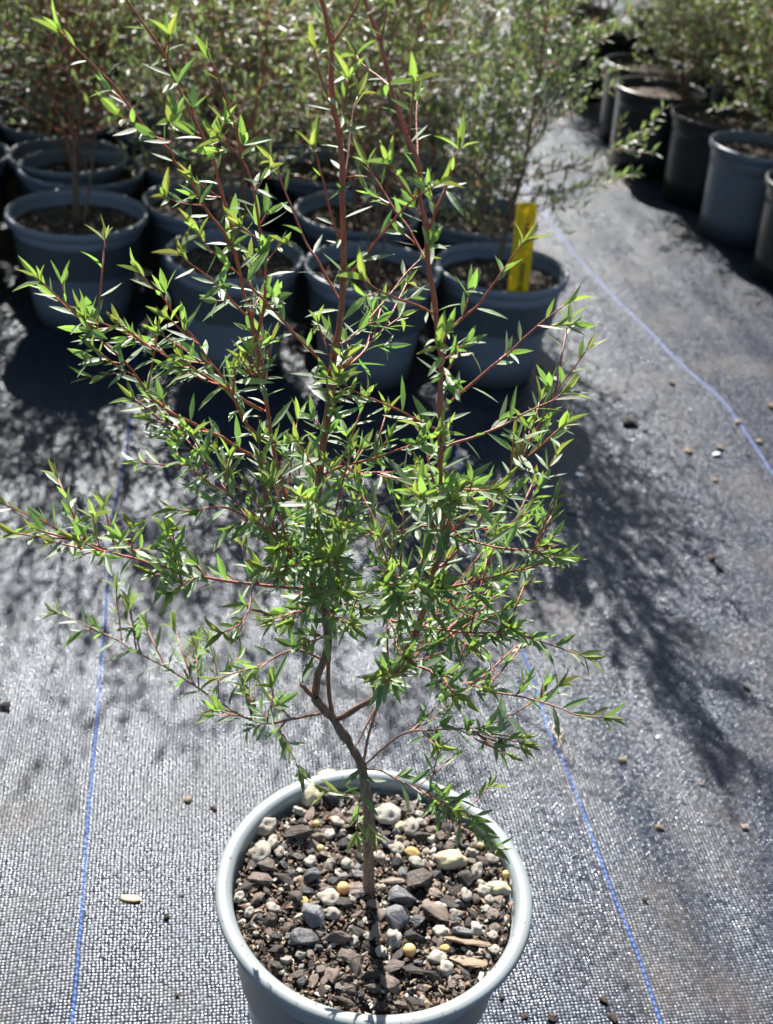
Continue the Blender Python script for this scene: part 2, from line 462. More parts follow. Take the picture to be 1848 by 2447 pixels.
def leafy(path, lv, tb, rnd, start, young_len=.05, base_age=0.0, shoot=.42, step=.0062, size=1.0, dark=0.0, zoff=0.0):
    """leaves and short side shoots along a stem path [(Vector, r)]"""
    tot = sum((b[0] - a[0]).length for a, b in zip(path, path[1:]))
    walk, ang, s0 = resample(path, .0026), rnd.uniform(0, 6.28), 0.0
    nxt = start * tot
    for i in range(1, len(walk)):
        p, r = walk[i]; s0 += (walk[i][0] - walk[i - 1][0]).length
        if s0 < nxt: continue
        left = tot - s0
        hz = max(0, min(1, (p.z + zoff - .49) / .10))      # the leaders at the top carry fewer and smaller leaves
        nxt = s0 + step * (1 + 1.5 * hz) * rnd.uniform(.65, 1.35) * (.8 if left < .02 else 1)
        t = (walk[min(i + 2, len(walk) - 1)][0] - walk[max(i - 2, 0)][0]).normalized()
        ang += 2.4 + rnd.uniform(-.35, .35)
        e1, e2 = frame_of(t)
        rad = e1 * math.cos(ang) + e2 * math.sin(ang)
        yf = max(0.0, 1 - left / young_len)
        a = R(rnd.uniform(48, 76)) * (1 - .60 * yf)
        d = (t * math.cos(a) + rad * math.sin(a))
        d.z = d.z * .7 + .05; d.normalize()
        age = min(1, max(0, yf * 1.0 + base_age + rnd.uniform(-.18, .18)))
        L = size * rnd.triangular(.0095, .0205, .0155) * (1 - .25 * yf) * (1.03 - .30 * hz)
        if rnd.random() < .12: L *= 1.22
        red = rnd.uniform(.4, .9) if rnd.random() < .016 else (.45 * yf * rnd.random() if yf > .8 else 0)
        lv.leaf(p + rad * r * .8, d, (t * .5 - rad * .3 + Vector((rnd.uniform(-.35, .35), rnd.uniform(-.4, .3), 1.1))).normalized(), L,
                L * rnd.uniform(.17, .245), (age, rnd.random() * (1 - dark), red, 1), curl=rnd.uniform(-.55, .35) * (1 if yf < .5 else -.6), fold=rnd.uniform(.05, .40))
        if rnd.random() < shoot and left > .012:
            a2 = R(rnd.uniform(30, 55)); sd = (t * math.cos(a2) + (rad + .5 * e1 * rnd.uniform(-1, 1)).normalized() * math.sin(a2) + Vector((0, 0, .25))).normalized()
            sl = rnd.uniform(.003, .011) if rnd.random() < .75 else rnd.uniform(.012, .022)
            q = p + sd * sl
            tb.tube([(p, .00045), (p.lerp(q, .5), .0004), (q, .0003)], 5, lambda x, rr: 1.0)
            nl = rnd.randint(3, 4) if sl < .011 else rnd.randint(5, 7)
            s1, s2 = frame_of(sd); az = rnd.uniform(0, 6.28)
            for k in range(nl):
                az += 2.4; rd = s1 * math.cos(az) + s2 * math.sin(az)
                fr = 1 - .8 * k / nl if sl > .011 else 1
                aa = R(rnd.uniform(18, 55))
                LL = size * rnd.uniform(.0085, .0150)
                lv.leaf(p + sd * sl * fr, (sd * math.cos(aa) + rd * math.sin(aa)).normalized(), (sd - rd * .3).normalized(), LL, LL * rnd.uniform(.22, .31),
                        (min(1, .35 + .5 * yf + rnd.uniform(-.15, .3)), rnd.random(), 0, 1), curl=rnd.uniform(-.3, .4))
    # closing tuft
    p, r = path[-1]; t = (path[-1][0] - path[-2][0]).normalized(); e1, e2 = frame_of(t); ang = rnd.uniform(0, 6.28)
    for k in range(rnd.randint(3, 4)):
        ang += 2.2; rad = e1 * math.cos(ang) + e2 * math.sin(ang); a = R((8, 16, 38, 50)[k])
        L = size * rnd.uniform(.010, .0165)
        lv.leaf(p, (t * math.cos(a) + rad * math.sin(a)).normalized(), (t - rad * .4).normalized(), L, L * rnd.uniform(.17, .25),
                (rnd.uniform(.75, 1), rnd.random(), rnd.uniform(0, .35), 1), curl=rnd.uniform(-.4, -.1), fold=.8)

# ------------------------------------------------------------------ the shrub in the front pot
# one row per branch: kind (t trunk, b branch), where its leaves begin (share of its length), points x, y, z and radius in mm
BRANCHES = [
    ('t', 2, [(0.0129, 0.4995, 0.1458, 3.7), (0.0108, 0.5009, 0.1729, 3.53), (0.0084, 0.5022, 0.1986, 3.36), (0.007, 0.5033, 0.2185, 3.22), (0.0043, 0.5042, 0.2345, 3.11), (0.0012, 0.5052, 0.2515, 2.99), (-0.0028, 0.5058, 0.261, 2.91), (-0.0086, 0.5065, 0.2711, 2.81), (-0.0146, 0.5072, 0.28, 2.72), (-0.0197, 0.5078, 0.288, 2.65), (-0.0262, 0.5085, 0.2956, 2.56), (-0.0303, 0.509, 0.3007, 2.5)]),
    ('b', 0.18, [(-0.0303, 0.509, 0.3007, 2.38), (-0.0303, 0.509, 0.3017, 2.37), (-0.0296, 0.5087, 0.3168, 2.33), (-0.0265, 0.5085, 0.3299, 2.29), (-0.0251, 0.5082, 0.3435, 2.25), (-0.0268, 0.508, 0.3546, 2.22), (-0.028, 0.5078, 0.3654, 2.18), (-0.0303, 0.5076, 0.3742, 2.15), (-0.0317, 0.5074, 0.3812, 2.13), (-0.0323, 0.5071, 0.3963, 2.08), (-0.0351, 0.5068, 0.4086, 2.04), (-0.0362, 0.5065, 0.4238, 1.99), (-0.0355, 0.5063, 0.4351, 1.95), (-0.0352, 0.506, 0.4477, 1.91), (-0.0352, 0.5057, 0.4606, 1.86), (-0.0341, 0.5054, 0.4733, 1.81), (-0.0332, 0.505, 0.4897, 1.75), (-0.0325, 0.5045, 0.5082, 1.68), (-0.0315, 0.5042, 0.5178, 1.64), (-0.0305, 0.5039, 0.5308, 1.58), (-0.0299, 0.5036, 0.5424, 1.53), (-0.0296, 0.5033, 0.5519, 1.49), (-0.0299, 0.5029, 0.5648, 1.44), (-0.0312, 0.5025, 0.579, 1.37), (-0.0329, 0.5018, 0.6027, 1.26), (-0.034, 0.5015, 0.6127, 1.21), (-0.0358, 0.5011, 0.6247, 1.15), (-0.0386, 0.5007, 0.6352, 1.09), (-0.0401, 0.5003, 0.6477, 1.02), (-0.0409, 0.4998, 0.6593, 0.96), (-0.0433, 0.4995, 0.669, 0.9), (-0.0454, 0.4992, 0.6751, 0.86), (-0.047, 0.499, 0.6812, 0.83)]),
    ('b', 2, [(-0.0299, 0.509, 0.3002, 1.56), (-0.0338, 0.5032, 0.3093, 1.41), (-0.0376, 0.497, 0.3197, 1.25)]),
    ('b', 0.22, [(-0.0201, 0.5079, 0.2884, 1.38), (-0.0197, 0.508, 0.2888, 1.38), (-0.0223, 0.5112, 0.3027, 1.35), (-0.024, 0.5144, 0.3165, 1.33), (-0.025, 0.5181, 0.3326, 1.3), (-0.0269, 0.5207, 0.3443, 1.28), (-0.029, 0.5242, 0.3599, 1.25), (-0.0373, 0.5296, 0.3845, 1.19), (-0.0427, 0.5318, 0.3944, 1.17), (-0.0486, 0.5339, 0.4042, 1.15), (-0.0531, 0.5357, 0.4142, 1.13), (-0.0577, 0.5376, 0.4255, 1.1), (-0.0612, 0.5392, 0.4377, 1.07), (-0.0633, 0.5403, 0.4472, 1.06), (-0.0649, 0.5412, 0.456, 1.04), (-0.0673, 0.5422, 0.4681, 1.01), (-0.0695, 0.5428, 0.4781, 0.99), (-0.0713, 0.5431, 0.4846, 0.98), (-0.0726, 0.5433, 0.4913, 0.96), (-0.0746, 0.5434, 0.5016, 0.94), (-0.075, 0.5434, 0.51, 0.92), (-0.078, 0.5432, 0.5201, 0.9), (-0.0805, 0.5427, 0.5301, 0.88), (-0.0824, 0.542, 0.5401, 0.85), (-0.0847, 0.5411, 0.55, 0.83), (-0.0877, 0.5388, 0.5694, 0.79), (-0.0907, 0.5369, 0.5806, 0.76), (-0.0938, 0.5341, 0.5954, 0.72), (-0.0973, 0.532, 0.6044, 0.7), (-0.101, 0.5297, 0.6129, 0.68), (-0.1055, 0.5267, 0.6233, 0.65), (-0.1097, 0.5232, 0.6344, 0.61), (-0.1137, 0.5195, 0.6453, 0.58), (-0.1185, 0.516, 0.6538, 0.55), (-0.1225, 0.5133, 0.6603, 0.53), (-0.1258, 0.5109, 0.6657, 0.51), (-0.1278, 0.509, 0.6702, 0.49)]),
    ('b', 0.1, [(-0.0744, 0.5434, 0.5022, 0.84), (-0.0729, 0.5429, 0.5084, 0.82), (-0.0703, 0.5414, 0.5258, 0.78), (-0.0696, 0.5399, 0.5423, 0.73), (-0.0707, 0.5387, 0.5542, 0.7), (-0.0726, 0.5378, 0.5638, 0.67), (-0.0745, 0.5365, 0.577, 0.63), (-0.0763, 0.5355, 0.5861, 0.6), (-0.0799, 0.5343, 0.5967, 0.56), (-0.0808, 0.5342, 0.597, 0.56), (-0.0839, 0.5326, 0.6117, 0.51), (-0.0874, 0.5313, 0.6229, 0.47), (-0.0918, 0.5297, 0.6356, 0.42), (-0.0945, 0.529, 0.6408, 0.4)]),
    ('b', 0.05, [(-0.0845, 0.5413, 0.5485, 0.78), (-0.0866, 0.5383, 0.5556, 0.76), (-0.0905, 0.5344, 0.5641, 0.74), (-0.0956, 0.5297, 0.5735, 0.71), (-0.0985, 0.5267, 0.5796, 0.69), (-0.1013, 0.523, 0.5876, 0.67), (-0.1044, 0.5195, 0.5944, 0.65), (-0.109, 0.5155, 0.6011, 0.62), (-0.1088, 0.5141, 0.6043, 0.61), (-0.1176, 0.5071, 0.6144, 0.57), (-0.1235, 0.5001, 0.6262, 0.53), (-0.1277, 0.495, 0.6345, 0.49), (-0.1327, 0.49, 0.6416, 0.46), (-0.1369, 0.4857, 0.6475, 0.44), (-0.1409, 0.4813, 0.6532, 0.41), (-0.1427, 0.479, 0.6565, 0.4)]),
    ('b', 0.2, [(-0.0184, 0.5077, 0.286, 1.8), (-0.0187, 0.5077, 0.2857, 1.8), (-0.0101, 0.5068, 0.2933, 1.78), (-0.003, 0.506, 0.301, 1.76), (0.0046, 0.5051, 0.3088, 1.73), (0.0103, 0.5041, 0.3221, 1.71), (0.0139, 0.5035, 0.3309, 1.69), (0.0174, 0.5027, 0.3414, 1.67), (0.02, 0.502, 0.3516, 1.65), (0.022, 0.5014, 0.3606, 1.64), (0.0243, 0.5006, 0.3732, 1.61), (0.0261, 0.4999, 0.3836, 1.59), (0.0266, 0.4993, 0.3927, 1.57), (0.0264, 0.4989, 0.4007, 1.56), (0.0288, 0.4981, 0.4134, 1.53), (0.0298, 0.4975, 0.4241, 1.51), (0.0286, 0.4969, 0.4352, 1.49), (0.0266, 0.4962, 0.4476, 1.46), (0.0243, 0.4957, 0.4596, 1.43), (0.0237, 0.4952, 0.4714, 1.41), (0.0227, 0.4948, 0.483, 1.38), (0.0212, 0.4944, 0.4941, 1.35), (0.02, 0.4941, 0.505, 1.33), (0.0192, 0.4939, 0.5157, 1.3), (0.0178, 0.4938, 0.5284, 1.27), (0.0137, 0.4938, 0.5468, 1.22), (0.0112, 0.494, 0.5575, 1.19), (0.0085, 0.4942, 0.5679, 1.16), (0.0062, 0.4946, 0.5781, 1.12), (0.0047, 0.495, 0.5881, 1.09), (0.0027, 0.4954, 0.5962, 1.07), (0.0008, 0.4958, 0.6025, 1.05), (-0.0005, 0.4965, 0.6131, 1.02), (-0.0027, 0.4969, 0.6183, 1), (-0.0067, 0.4976, 0.6253, 0.97), (-0.01, 0.4983, 0.6323, 0.95), (-0.0142, 0.4993, 0.6421, 0.91), (-0.017, 0.5001, 0.6499, 0.88), (-0.0198, 0.501, 0.6575, 0.85), (-0.0219, 0.5016, 0.6632, 0.83), (-0.0256, 0.5025, 0.6696, 0.81), (-0.0287, 0.5033, 0.6755, 0.78), (-0.0307, 0.504, 0.6814, 0.76)]),
    ('b', 0.3, [(-0.0011, 0.5055, 0.2569, 0.9), (0.001, 0.5068, 0.2573, 0.89), (0.0021, 0.5121, 0.2661, 0.87), (0.0039, 0.519, 0.2776, 0.84), (0.0074, 0.5255, 0.2876, 0.81), (0.0141, 0.5317, 0.2953, 0.78), (0.0263, 0.5434, 0.3102, 0.73), (0.0333, 0.5491, 0.3164, 0.71), (0.0402, 0.555, 0.3235, 0.68), (0.0504, 0.5647, 0.3359, 0.64), (0.0597, 0.5717, 0.3435, 0.61), (0.0638, 0.5787, 0.3544, 0.58), (0.0694, 0.5847, 0.3628, 0.55), (0.0766, 0.5911, 0.371, 0.52), (0.0805, 0.5963, 0.3788, 0.5), (0.0844, 0.6019, 0.3873, 0.47), (0.0884, 0.6071, 0.3951, 0.45), (0.0925, 0.6119, 0.4022, 0.43), (0.095, 0.6157, 0.4078, 0.41), (0.0977, 0.619, 0.4128, 0.4)]),
    ('b', 2, [(-0.0067, 0.5063, 0.2678, 0.72), (-0.0036, 0.5095, 0.2678, 0.71), (0.001, 0.5203, 0.2739, 0.69), (0.0067, 0.5323, 0.2808, 0.67), (0.0108, 0.539, 0.2843, 0.66)]),
    ('b', 0.15, [(0.0282, 0.4983, 0.41, 0.84), (0.0308, 0.4994, 0.4084, 0.83), (0.0396, 0.5053, 0.4165, 0.78), (0.0459, 0.5099, 0.4234, 0.75), (0.0469, 0.5116, 0.4267, 0.74), (0.0509, 0.5156, 0.4338, 0.7), (0.0557, 0.5198, 0.4408, 0.67), (0.0604, 0.5243, 0.4485, 0.64), (0.0639, 0.5276, 0.4543, 0.61), (0.068, 0.5316, 0.4613, 0.58), (0.0711, 0.5363, 0.4703, 0.54), (0.0745, 0.5399, 0.4767, 0.51), (0.0785, 0.544, 0.4836, 0.48), (0.0815, 0.5485, 0.4922, 0.45), (0.0864, 0.5526, 0.4987, 0.41), (0.0915, 0.5571, 0.5063, 0.38), (0.0937, 0.559, 0.5093, 0.36)]),
    ('b', 0.1, [(-0.0409, 0.4998, 0.6593, 0.54), (-0.0404, 0.4994, 0.6594, 0.54), (-0.0355, 0.4927, 0.6666, 0.47), (-0.0319, 0.4862, 0.6739, 0.4), (-0.0294, 0.481, 0.6797, 0.35), (-0.0287, 0.479, 0.6819, 0.33)]),
    ('b', 0.1, [(-0.0386, 0.5007, 0.6358, 0.54), (-0.0396, 0.4997, 0.6359, 0.53), (-0.0421, 0.4939, 0.6428, 0.47), (-0.044, 0.4877, 0.6501, 0.41), (-0.0448, 0.4823, 0.6567, 0.36), (-0.0455, 0.479, 0.6604, 0.33)]),
    ('b', 0.1, [(-0.0352, 0.5012, 0.6209, 0.54), (-0.0349, 0.5009, 0.6211, 0.54), (-0.0338, 0.4943, 0.6289, 0.49), (-0.0329, 0.486, 0.6384, 0.42), (-0.0321, 0.48, 0.645, 0.38), (-0.0311, 0.474, 0.6515, 0.33)]),
    ('b', 0.1, [(-0.0328, 0.5018, 0.6009, 0.54), (-0.0322, 0.5024, 0.6008, 0.54), (-0.032, 0.5118, 0.6082, 0.48), (-0.0319, 0.517, 0.6124, 0.45), (-0.0321, 0.5274, 0.6208, 0.4), (-0.0318, 0.5336, 0.626, 0.36), (-0.0308, 0.539, 0.6304, 0.33)]),
    ('b', 0.1, [(-0.0305, 0.5028, 0.571, 0.66), (-0.034, 0.4988, 0.5817, 0.59), (-0.0376, 0.4939, 0.595, 0.5), (-0.0394, 0.4904, 0.6042, 0.44), (-0.0415, 0.4876, 0.6113, 0.39), (-0.0425, 0.4857, 0.616, 0.36), (-0.0438, 0.484, 0.6201, 0.33)]),
    ('b', 0.1, [(-0.0297, 0.5034, 0.548, 0.72), (-0.0307, 0.5039, 0.5478, 0.71), (-0.0368, 0.509, 0.5543, 0.66), (-0.0429, 0.5145, 0.5617, 0.6), (-0.0479, 0.5182, 0.5661, 0.56), (-0.0533, 0.5239, 0.5744, 0.5), (-0.0582, 0.5291, 0.582, 0.44), (-0.0614, 0.5324, 0.5868, 0.4), (-0.0648, 0.5366, 0.5931, 0.36), (-0.0674, 0.539, 0.5965, 0.33)]),
    ('b', 0.1, [(0.0067, 0.4945, 0.5757, 0.6), (0.0059, 0.4951, 0.5752, 0.6), (0.0012, 0.5007, 0.5797, 0.55), (-0.0028, 0.506, 0.5843, 0.51), (-0.0091, 0.5124, 0.5888, 0.46), (-0.0131, 0.5168, 0.5923, 0.43), (-0.0179, 0.5225, 0.5971, 0.38), (-0.0212, 0.526, 0.5998, 0.35), (-0.0237, 0.529, 0.6024, 0.33)]),
    ('b', 0.1, [(0.0009, 0.4958, 0.6023, 0.6), (-0.0023, 0.493, 0.6023, 0.55), (-0.0027, 0.4927, 0.6024, 0.55), (-0.0075, 0.4863, 0.6101, 0.45), (-0.01, 0.4821, 0.6155, 0.38), (-0.012, 0.479, 0.6192, 0.33)]),
    ('b', 0.1, [(0.0001, 0.4962, 0.6078, 0.54), (-0.0008, 0.4973, 0.6073, 0.53), (-0.0011, 0.5041, 0.6108, 0.5), (-0.0025, 0.5175, 0.6179, 0.44), (-0.004, 0.5309, 0.6254, 0.37), (-0.0045, 0.539, 0.6301, 0.33)]),
    ('b', 0.1, [(-0.007, 0.4976, 0.6259, 0.54), (-0.0066, 0.4973, 0.6262, 0.54), (-0.0062, 0.4917, 0.6344, 0.47), (-0.0059, 0.4862, 0.642, 0.41), (-0.0058, 0.4817, 0.6482, 0.36), (-0.0061, 0.479, 0.6518, 0.33)]),
    ('b', 0.1, [(-0.0153, 0.4996, 0.6452, 0.54), (-0.0161, 0.5004, 0.6448, 0.53), (-0.0209, 0.5062, 0.6466, 0.47), (-0.025, 0.5108, 0.6478, 0.42), (-0.0293, 0.5158, 0.6494, 0.36), (-0.0313, 0.519, 0.6511, 0.33)]),
    ('b', 0.1, [(-0.0214, 0.5015, 0.6617, 0.54), (-0.021, 0.5009, 0.6619, 0.53), (-0.0198, 0.4925, 0.6691, 0.46), (-0.0189, 0.4842, 0.6759, 0.38), (-0.0185, 0.479, 0.6801, 0.33)]),
    ('b', 0.05, [(-0.0297, 0.5032, 0.5572, 0.72), (-0.0288, 0.5025, 0.5575, 0.71), (-0.0221, 0.4944, 0.5708, 0.64), (-0.0166, 0.4875, 0.5818, 0.58), (-0.0106, 0.4798, 0.5936, 0.51), (-0.0035, 0.4708, 0.6063, 0.43), (0.0022, 0.4647, 0.6136, 0.38), (0.0077, 0.459, 0.6198, 0.33)]),
    ('b', 0.1, [(0.0048, 0.495, 0.5872, 0.66), (0.0058, 0.4949, 0.5874, 0.66), (0.0092, 0.4938, 0.5999, 0.59), (0.0116, 0.493, 0.6078, 0.55), (0.007, 0.4918, 0.5952, 0.48), (0.0108, 0.4908, 0.6061, 0.43), (0.0127, 0.4901, 0.6131, 0.39), (0.0141, 0.4894, 0.6205, 0.35), (0.0146, 0.489, 0.625, 0.33)]),
    ('b', 0.05, [(-0.0308, 0.504, 0.5266, 0.72), (-0.0278, 0.5072, 0.5249, 0.7), (-0.0199, 0.5189, 0.5292, 0.61), (-0.0153, 0.5269, 0.5331, 0.56), (-0.0089, 0.5374, 0.5382, 0.48), (-0.0026, 0.5492, 0.5449, 0.4), (0.0041, 0.559, 0.5496, 0.33)]),
    ('b', 0.05, [(-0.0319, 0.5044, 0.5137, 0.72), (-0.0282, 0.513, 0.5091, 0.68), (-0.0227, 0.5278, 0.5066, 0.61), (-0.0166, 0.5499, 0.5062, 0.51), (-0.01, 0.5707, 0.506, 0.41), (-0.0027, 0.589, 0.5052, 0.33)]),
    ('b', 0.1, [(0.0134, 0.4939, 0.5491, 0.66), (0.0039, 0.484, 0.5574, 0.57), (-0.0078, 0.4715, 0.5658, 0.45), (-0.0143, 0.464, 0.5717, 0.38), (-0.0179, 0.459, 0.5767, 0.33)]),
    ('b', 0.05, [(0.0157, 0.4938, 0.5376, 0.78), (0.0166, 0.4938, 0.5378, 0.77), (0.0235, 0.4928, 0.5474, 0.69), (0.031, 0.4919, 0.556, 0.6), (0.035, 0.4911, 0.5639, 0.53), (0.0396, 0.4903, 0.5736, 0.45), (0.0433, 0.4895, 0.5822, 0.37), (0.0459, 0.489, 0.5869, 0.33)]),
    ('b', 0.05, [(0.0205, 0.4942, 0.5012, 0.78), (0.0209, 0.4943, 0.5012, 0.78), (0.0287, 0.4967, 0.5105, 0.71), (0.0359, 0.4986, 0.5173, 0.65), (0.043, 0.5007, 0.5249, 0.58), (0.0493, 0.5024, 0.5306, 0.53), (0.0554, 0.5044, 0.5381, 0.47), (0.0623, 0.5064, 0.5455, 0.41), (0.0685, 0.5081, 0.5511, 0.36), (0.0716, 0.509, 0.5539, 0.33)]),
    ('b', 0.05, [(0.023, 0.4949, 0.4795, 0.78), (0.0234, 0.495, 0.4795, 0.78), (0.0292, 0.4966, 0.4834, 0.73), (0.0355, 0.4981, 0.4855, 0.68), (0.0411, 0.4994, 0.4876, 0.63), (0.048, 0.5011, 0.4905, 0.58), (0.0541, 0.5027, 0.494, 0.53), (0.0613, 0.5047, 0.4989, 0.47), (0.0679, 0.5065, 0.5027, 0.41), (0.0741, 0.5081, 0.5055, 0.36), (0.077, 0.509, 0.5083, 0.33)]),
    ('b', 0.1, [(0.0272, 0.4965, 0.4434, 0.66), (0.0283, 0.4958, 0.444, 0.65), (0.0329, 0.4912, 0.4395, 0.61), (0.0374, 0.4873, 0.4361, 0.58), (0.0434, 0.4834, 0.4363, 0.55), (0.0517, 0.4782, 0.4384, 0.5), (0.058, 0.4742, 0.4404, 0.46), (0.0664, 0.4687, 0.4444, 0.42), (0.0699, 0.4663, 0.4461, 0.39), (0.0807, 0.459, 0.4487, 0.33)]),
    ('b', 0.1, [(0.0264, 0.4996, 0.3887, 0.72), (0.0279, 0.4992, 0.3888, 0.71), (0.0376, 0.4959, 0.3983, 0.65), (0.0454, 0.4934, 0.4032, 0.6), (0.0518, 0.4913, 0.4082, 0.56), (0.0612, 0.4883, 0.4146, 0.51), (0.0686, 0.4858, 0.4203, 0.46), (0.0746, 0.4837, 0.425, 0.42), (0.0802, 0.4815, 0.4315, 0.38), (0.0874, 0.479, 0.4361, 0.33)]),
    ('b', 0.1, [(0.0249, 0.4958, 0.4572, 0.54), (0.029, 0.4894, 0.4621, 0.5), (0.0337, 0.482, 0.4672, 0.45), (0.0401, 0.4718, 0.4732, 0.38), (0.0474, 0.459, 0.4827, 0.3)]),
    ('b', 0.1, [(0.0469, 0.5113, 0.426, 0.48), (0.0576, 0.5186, 0.4216, 0.4), (0.0636, 0.5228, 0.4203, 0.36), (0.0728, 0.529, 0.4181, 0.3)]),
    ('b', 0.05, [(0.0285, 0.4969, 0.4347, 0.6), (0.0196, 0.4916, 0.4372, 0.55), (0.0123, 0.4869, 0.4375, 0.5), (0.0044, 0.4819, 0.4383, 0.45), (-0.0053, 0.4757, 0.4401, 0.39), (-0.0117, 0.4715, 0.441, 0.35), (-0.0156, 0.469, 0.4427, 0.33)]),
    ('b', 0.05, [(-0.0352, 0.5059, 0.4521, 0.66), (-0.0342, 0.5054, 0.4524, 0.65), (-0.0261, 0.5015, 0.4599, 0.61), (-0.0173, 0.4974, 0.4661, 0.56), (-0.0154, 0.4965, 0.4676, 0.55), (-0.0077, 0.4929, 0.473, 0.5), (0.0011, 0.4885, 0.4804, 0.45), (0.0108, 0.4834, 0.4888, 0.38), (0.0187, 0.479, 0.4966, 0.33)]),
    ('b', 0.05, [(0.0217, 0.4945, 0.4905, 0.66), (0.021, 0.4943, 0.4905, 0.66), (0.0138, 0.492, 0.4946, 0.61), (0.0044, 0.4888, 0.5011, 0.54), (-0.0035, 0.4863, 0.5051, 0.48), (-0.0112, 0.4837, 0.5092, 0.43), (-0.0175, 0.4816, 0.5124, 0.38), (-0.0245, 0.479, 0.5177, 0.33)]),
    ('b', 0.05, [(-0.0352, 0.5059, 0.4491, 0.6), (-0.0347, 0.5067, 0.4487, 0.6), (-0.0239, 0.5242, 0.4414, 0.53), (-0.012, 0.5421, 0.4343, 0.47), (-0.002, 0.556, 0.4274, 0.41), (0.0085, 0.57, 0.4206, 0.36), (0.0154, 0.579, 0.4169, 0.33)]),
    ('b', 0.08, [(-0.0283, 0.5233, 0.3561, 0.84), (-0.02, 0.5201, 0.3614, 0.81), (-0.0134, 0.5176, 0.3628, 0.8), (-0.0052, 0.5144, 0.3622, 0.77), (0.0022, 0.5115, 0.3618, 0.75), (0.0095, 0.5086, 0.3623, 0.72), (0.0166, 0.5058, 0.3636, 0.7), (0.0244, 0.5028, 0.3652, 0.68), (0.0355, 0.4984, 0.3674, 0.64), (0.0476, 0.4934, 0.3716, 0.6), (0.0364, 0.4891, 0.3747, 0.57), (0.0482, 0.4843, 0.3785, 0.53), (0.0628, 0.478, 0.3855, 0.48), (0.0703, 0.4745, 0.3907, 0.45), (0.0808, 0.4698, 0.3899, 0.42), (0.0943, 0.4636, 0.3907, 0.37), (0.1044, 0.459, 0.391, 0.33)]),
    ('b', 0.05, [(-0.0288, 0.5237, 0.358, 0.6), (-0.0247, 0.5261, 0.3589, 0.57), (-0.0134, 0.5321, 0.3577, 0.51), (-0.0017, 0.5379, 0.3542, 0.45), (0.0134, 0.5453, 0.349, 0.37), (0.0209, 0.549, 0.3481, 0.33)]),
    ('b', 0.08, [(0.0148, 0.5033, 0.3335, 0.78), (0.0242, 0.4996, 0.3393, 0.74), (0.0335, 0.4959, 0.34, 0.7), (0.0442, 0.4916, 0.3404, 0.66), (0.0548, 0.4873, 0.3413, 0.62), (0.0627, 0.4839, 0.3406, 0.58), (0.0829, 0.4756, 0.3458, 0.5), (0.1017, 0.4675, 0.3475, 0.42), (0.1088, 0.4643, 0.3473, 0.38), (0.1207, 0.459, 0.3523, 0.33)]),
    ('b', 0.3, [(-0.0002, 0.5061, 0.2571, 0.72), (0.0002, 0.5062, 0.2561, 0.72), (0.0033, 0.5068, 0.2555, 0.71), (0.0102, 0.5086, 0.2642, 0.68), (0.0186, 0.5108, 0.2738, 0.64), (0.0273, 0.5126, 0.2785, 0.61), (0.0395, 0.5148, 0.2791, 0.57), (0.0486, 0.5164, 0.2798, 0.54), (0.0625, 0.5189, 0.2798, 0.5), (0.0715, 0.5206, 0.282, 0.47), (0.0826, 0.5228, 0.2876, 0.43), (0.0951, 0.5256, 0.2968, 0.39), (0.1048, 0.5279, 0.3051, 0.35), (0.109, 0.529, 0.3092, 0.33)]),
    ('b', 0.5, [(-0.0257, 0.5189, 0.3364, 0.48), (-0.0249, 0.5178, 0.3376, 0.48), (-0.0212, 0.5099, 0.3482, 0.45), (-0.0162, 0.4968, 0.3666, 0.4), (-0.0081, 0.479, 0.3886, 0.33)]),
    ('b', 0.05, [(0.0273, 0.4993, 0.3889, 0.54), (0.0376, 0.4968, 0.3866, 0.49), (0.0449, 0.4948, 0.3829, 0.45), (0.0526, 0.4929, 0.3819, 0.41), (0.0539, 0.4926, 0.3819, 0.4), (0.0686, 0.489, 0.3804, 0.33)]),
    ('b', 0.05, [(0.0075, 0.5094, 0.3621, 0.42), (0.0074, 0.508, 0.3625, 0.42), (0.0089, 0.5022, 0.3646, 0.4), (0.0114, 0.4869, 0.3692, 0.37), (0.0123, 0.4739, 0.373, 0.33), (0.0163, 0.459, 0.3799, 0.3)]),
    ('b', 0.05, [(0.0126, 0.5074, 0.3628, 0.42), (0.0126, 0.5045, 0.3659, 0.42), (0.0117, 0.4784, 0.3932, 0.37), (0.0102, 0.4523, 0.4197, 0.33), (0.0083, 0.429, 0.4425, 0.3)]),
    ('b', 0.2, [(-0.0357, 0.5063, 0.4316, 0.54), (-0.0337, 0.4957, 0.4386, 0.51), (-0.0343, 0.4658, 0.4606, 0.42), (-0.0347, 0.434, 0.4835, 0.33)]),
    ('b', 0.2, [(0.027, 0.4963, 0.4468, 0.54), (0.021, 0.4664, 0.4676, 0.45), (0.0145, 0.429, 0.4936, 0.33)]),
    ('b', 0.2, [(0.0264, 0.4995, 0.3905, 0.54), (0.0275, 0.4955, 0.3933, 0.53), (0.0166, 0.4626, 0.4226, 0.44), (0.0052, 0.424, 0.4547, 0.33)]),
    ('b', 0.2, [(0.0105, 0.5041, 0.3227, 0.54), (0.0108, 0.4977, 0.3278, 0.52), (0.0094, 0.4727, 0.3524, 0.44), (0.0066, 0.439, 0.3839, 0.33)]),
    ('b', 0.2, [(-0.0326, 0.5071, 0.3963, 0.54), (-0.0275, 0.4768, 0.4208, 0.45), (-0.0217, 0.439, 0.4509, 0.33)]),
    ('b', 0.1, [(0.0183, 0.4939, 0.5236, 0.54), (0.0178, 0.4921, 0.5244, 0.53), (0.0187, 0.4725, 0.5387, 0.44), (0.0149, 0.449, 0.5549, 0.33)]),
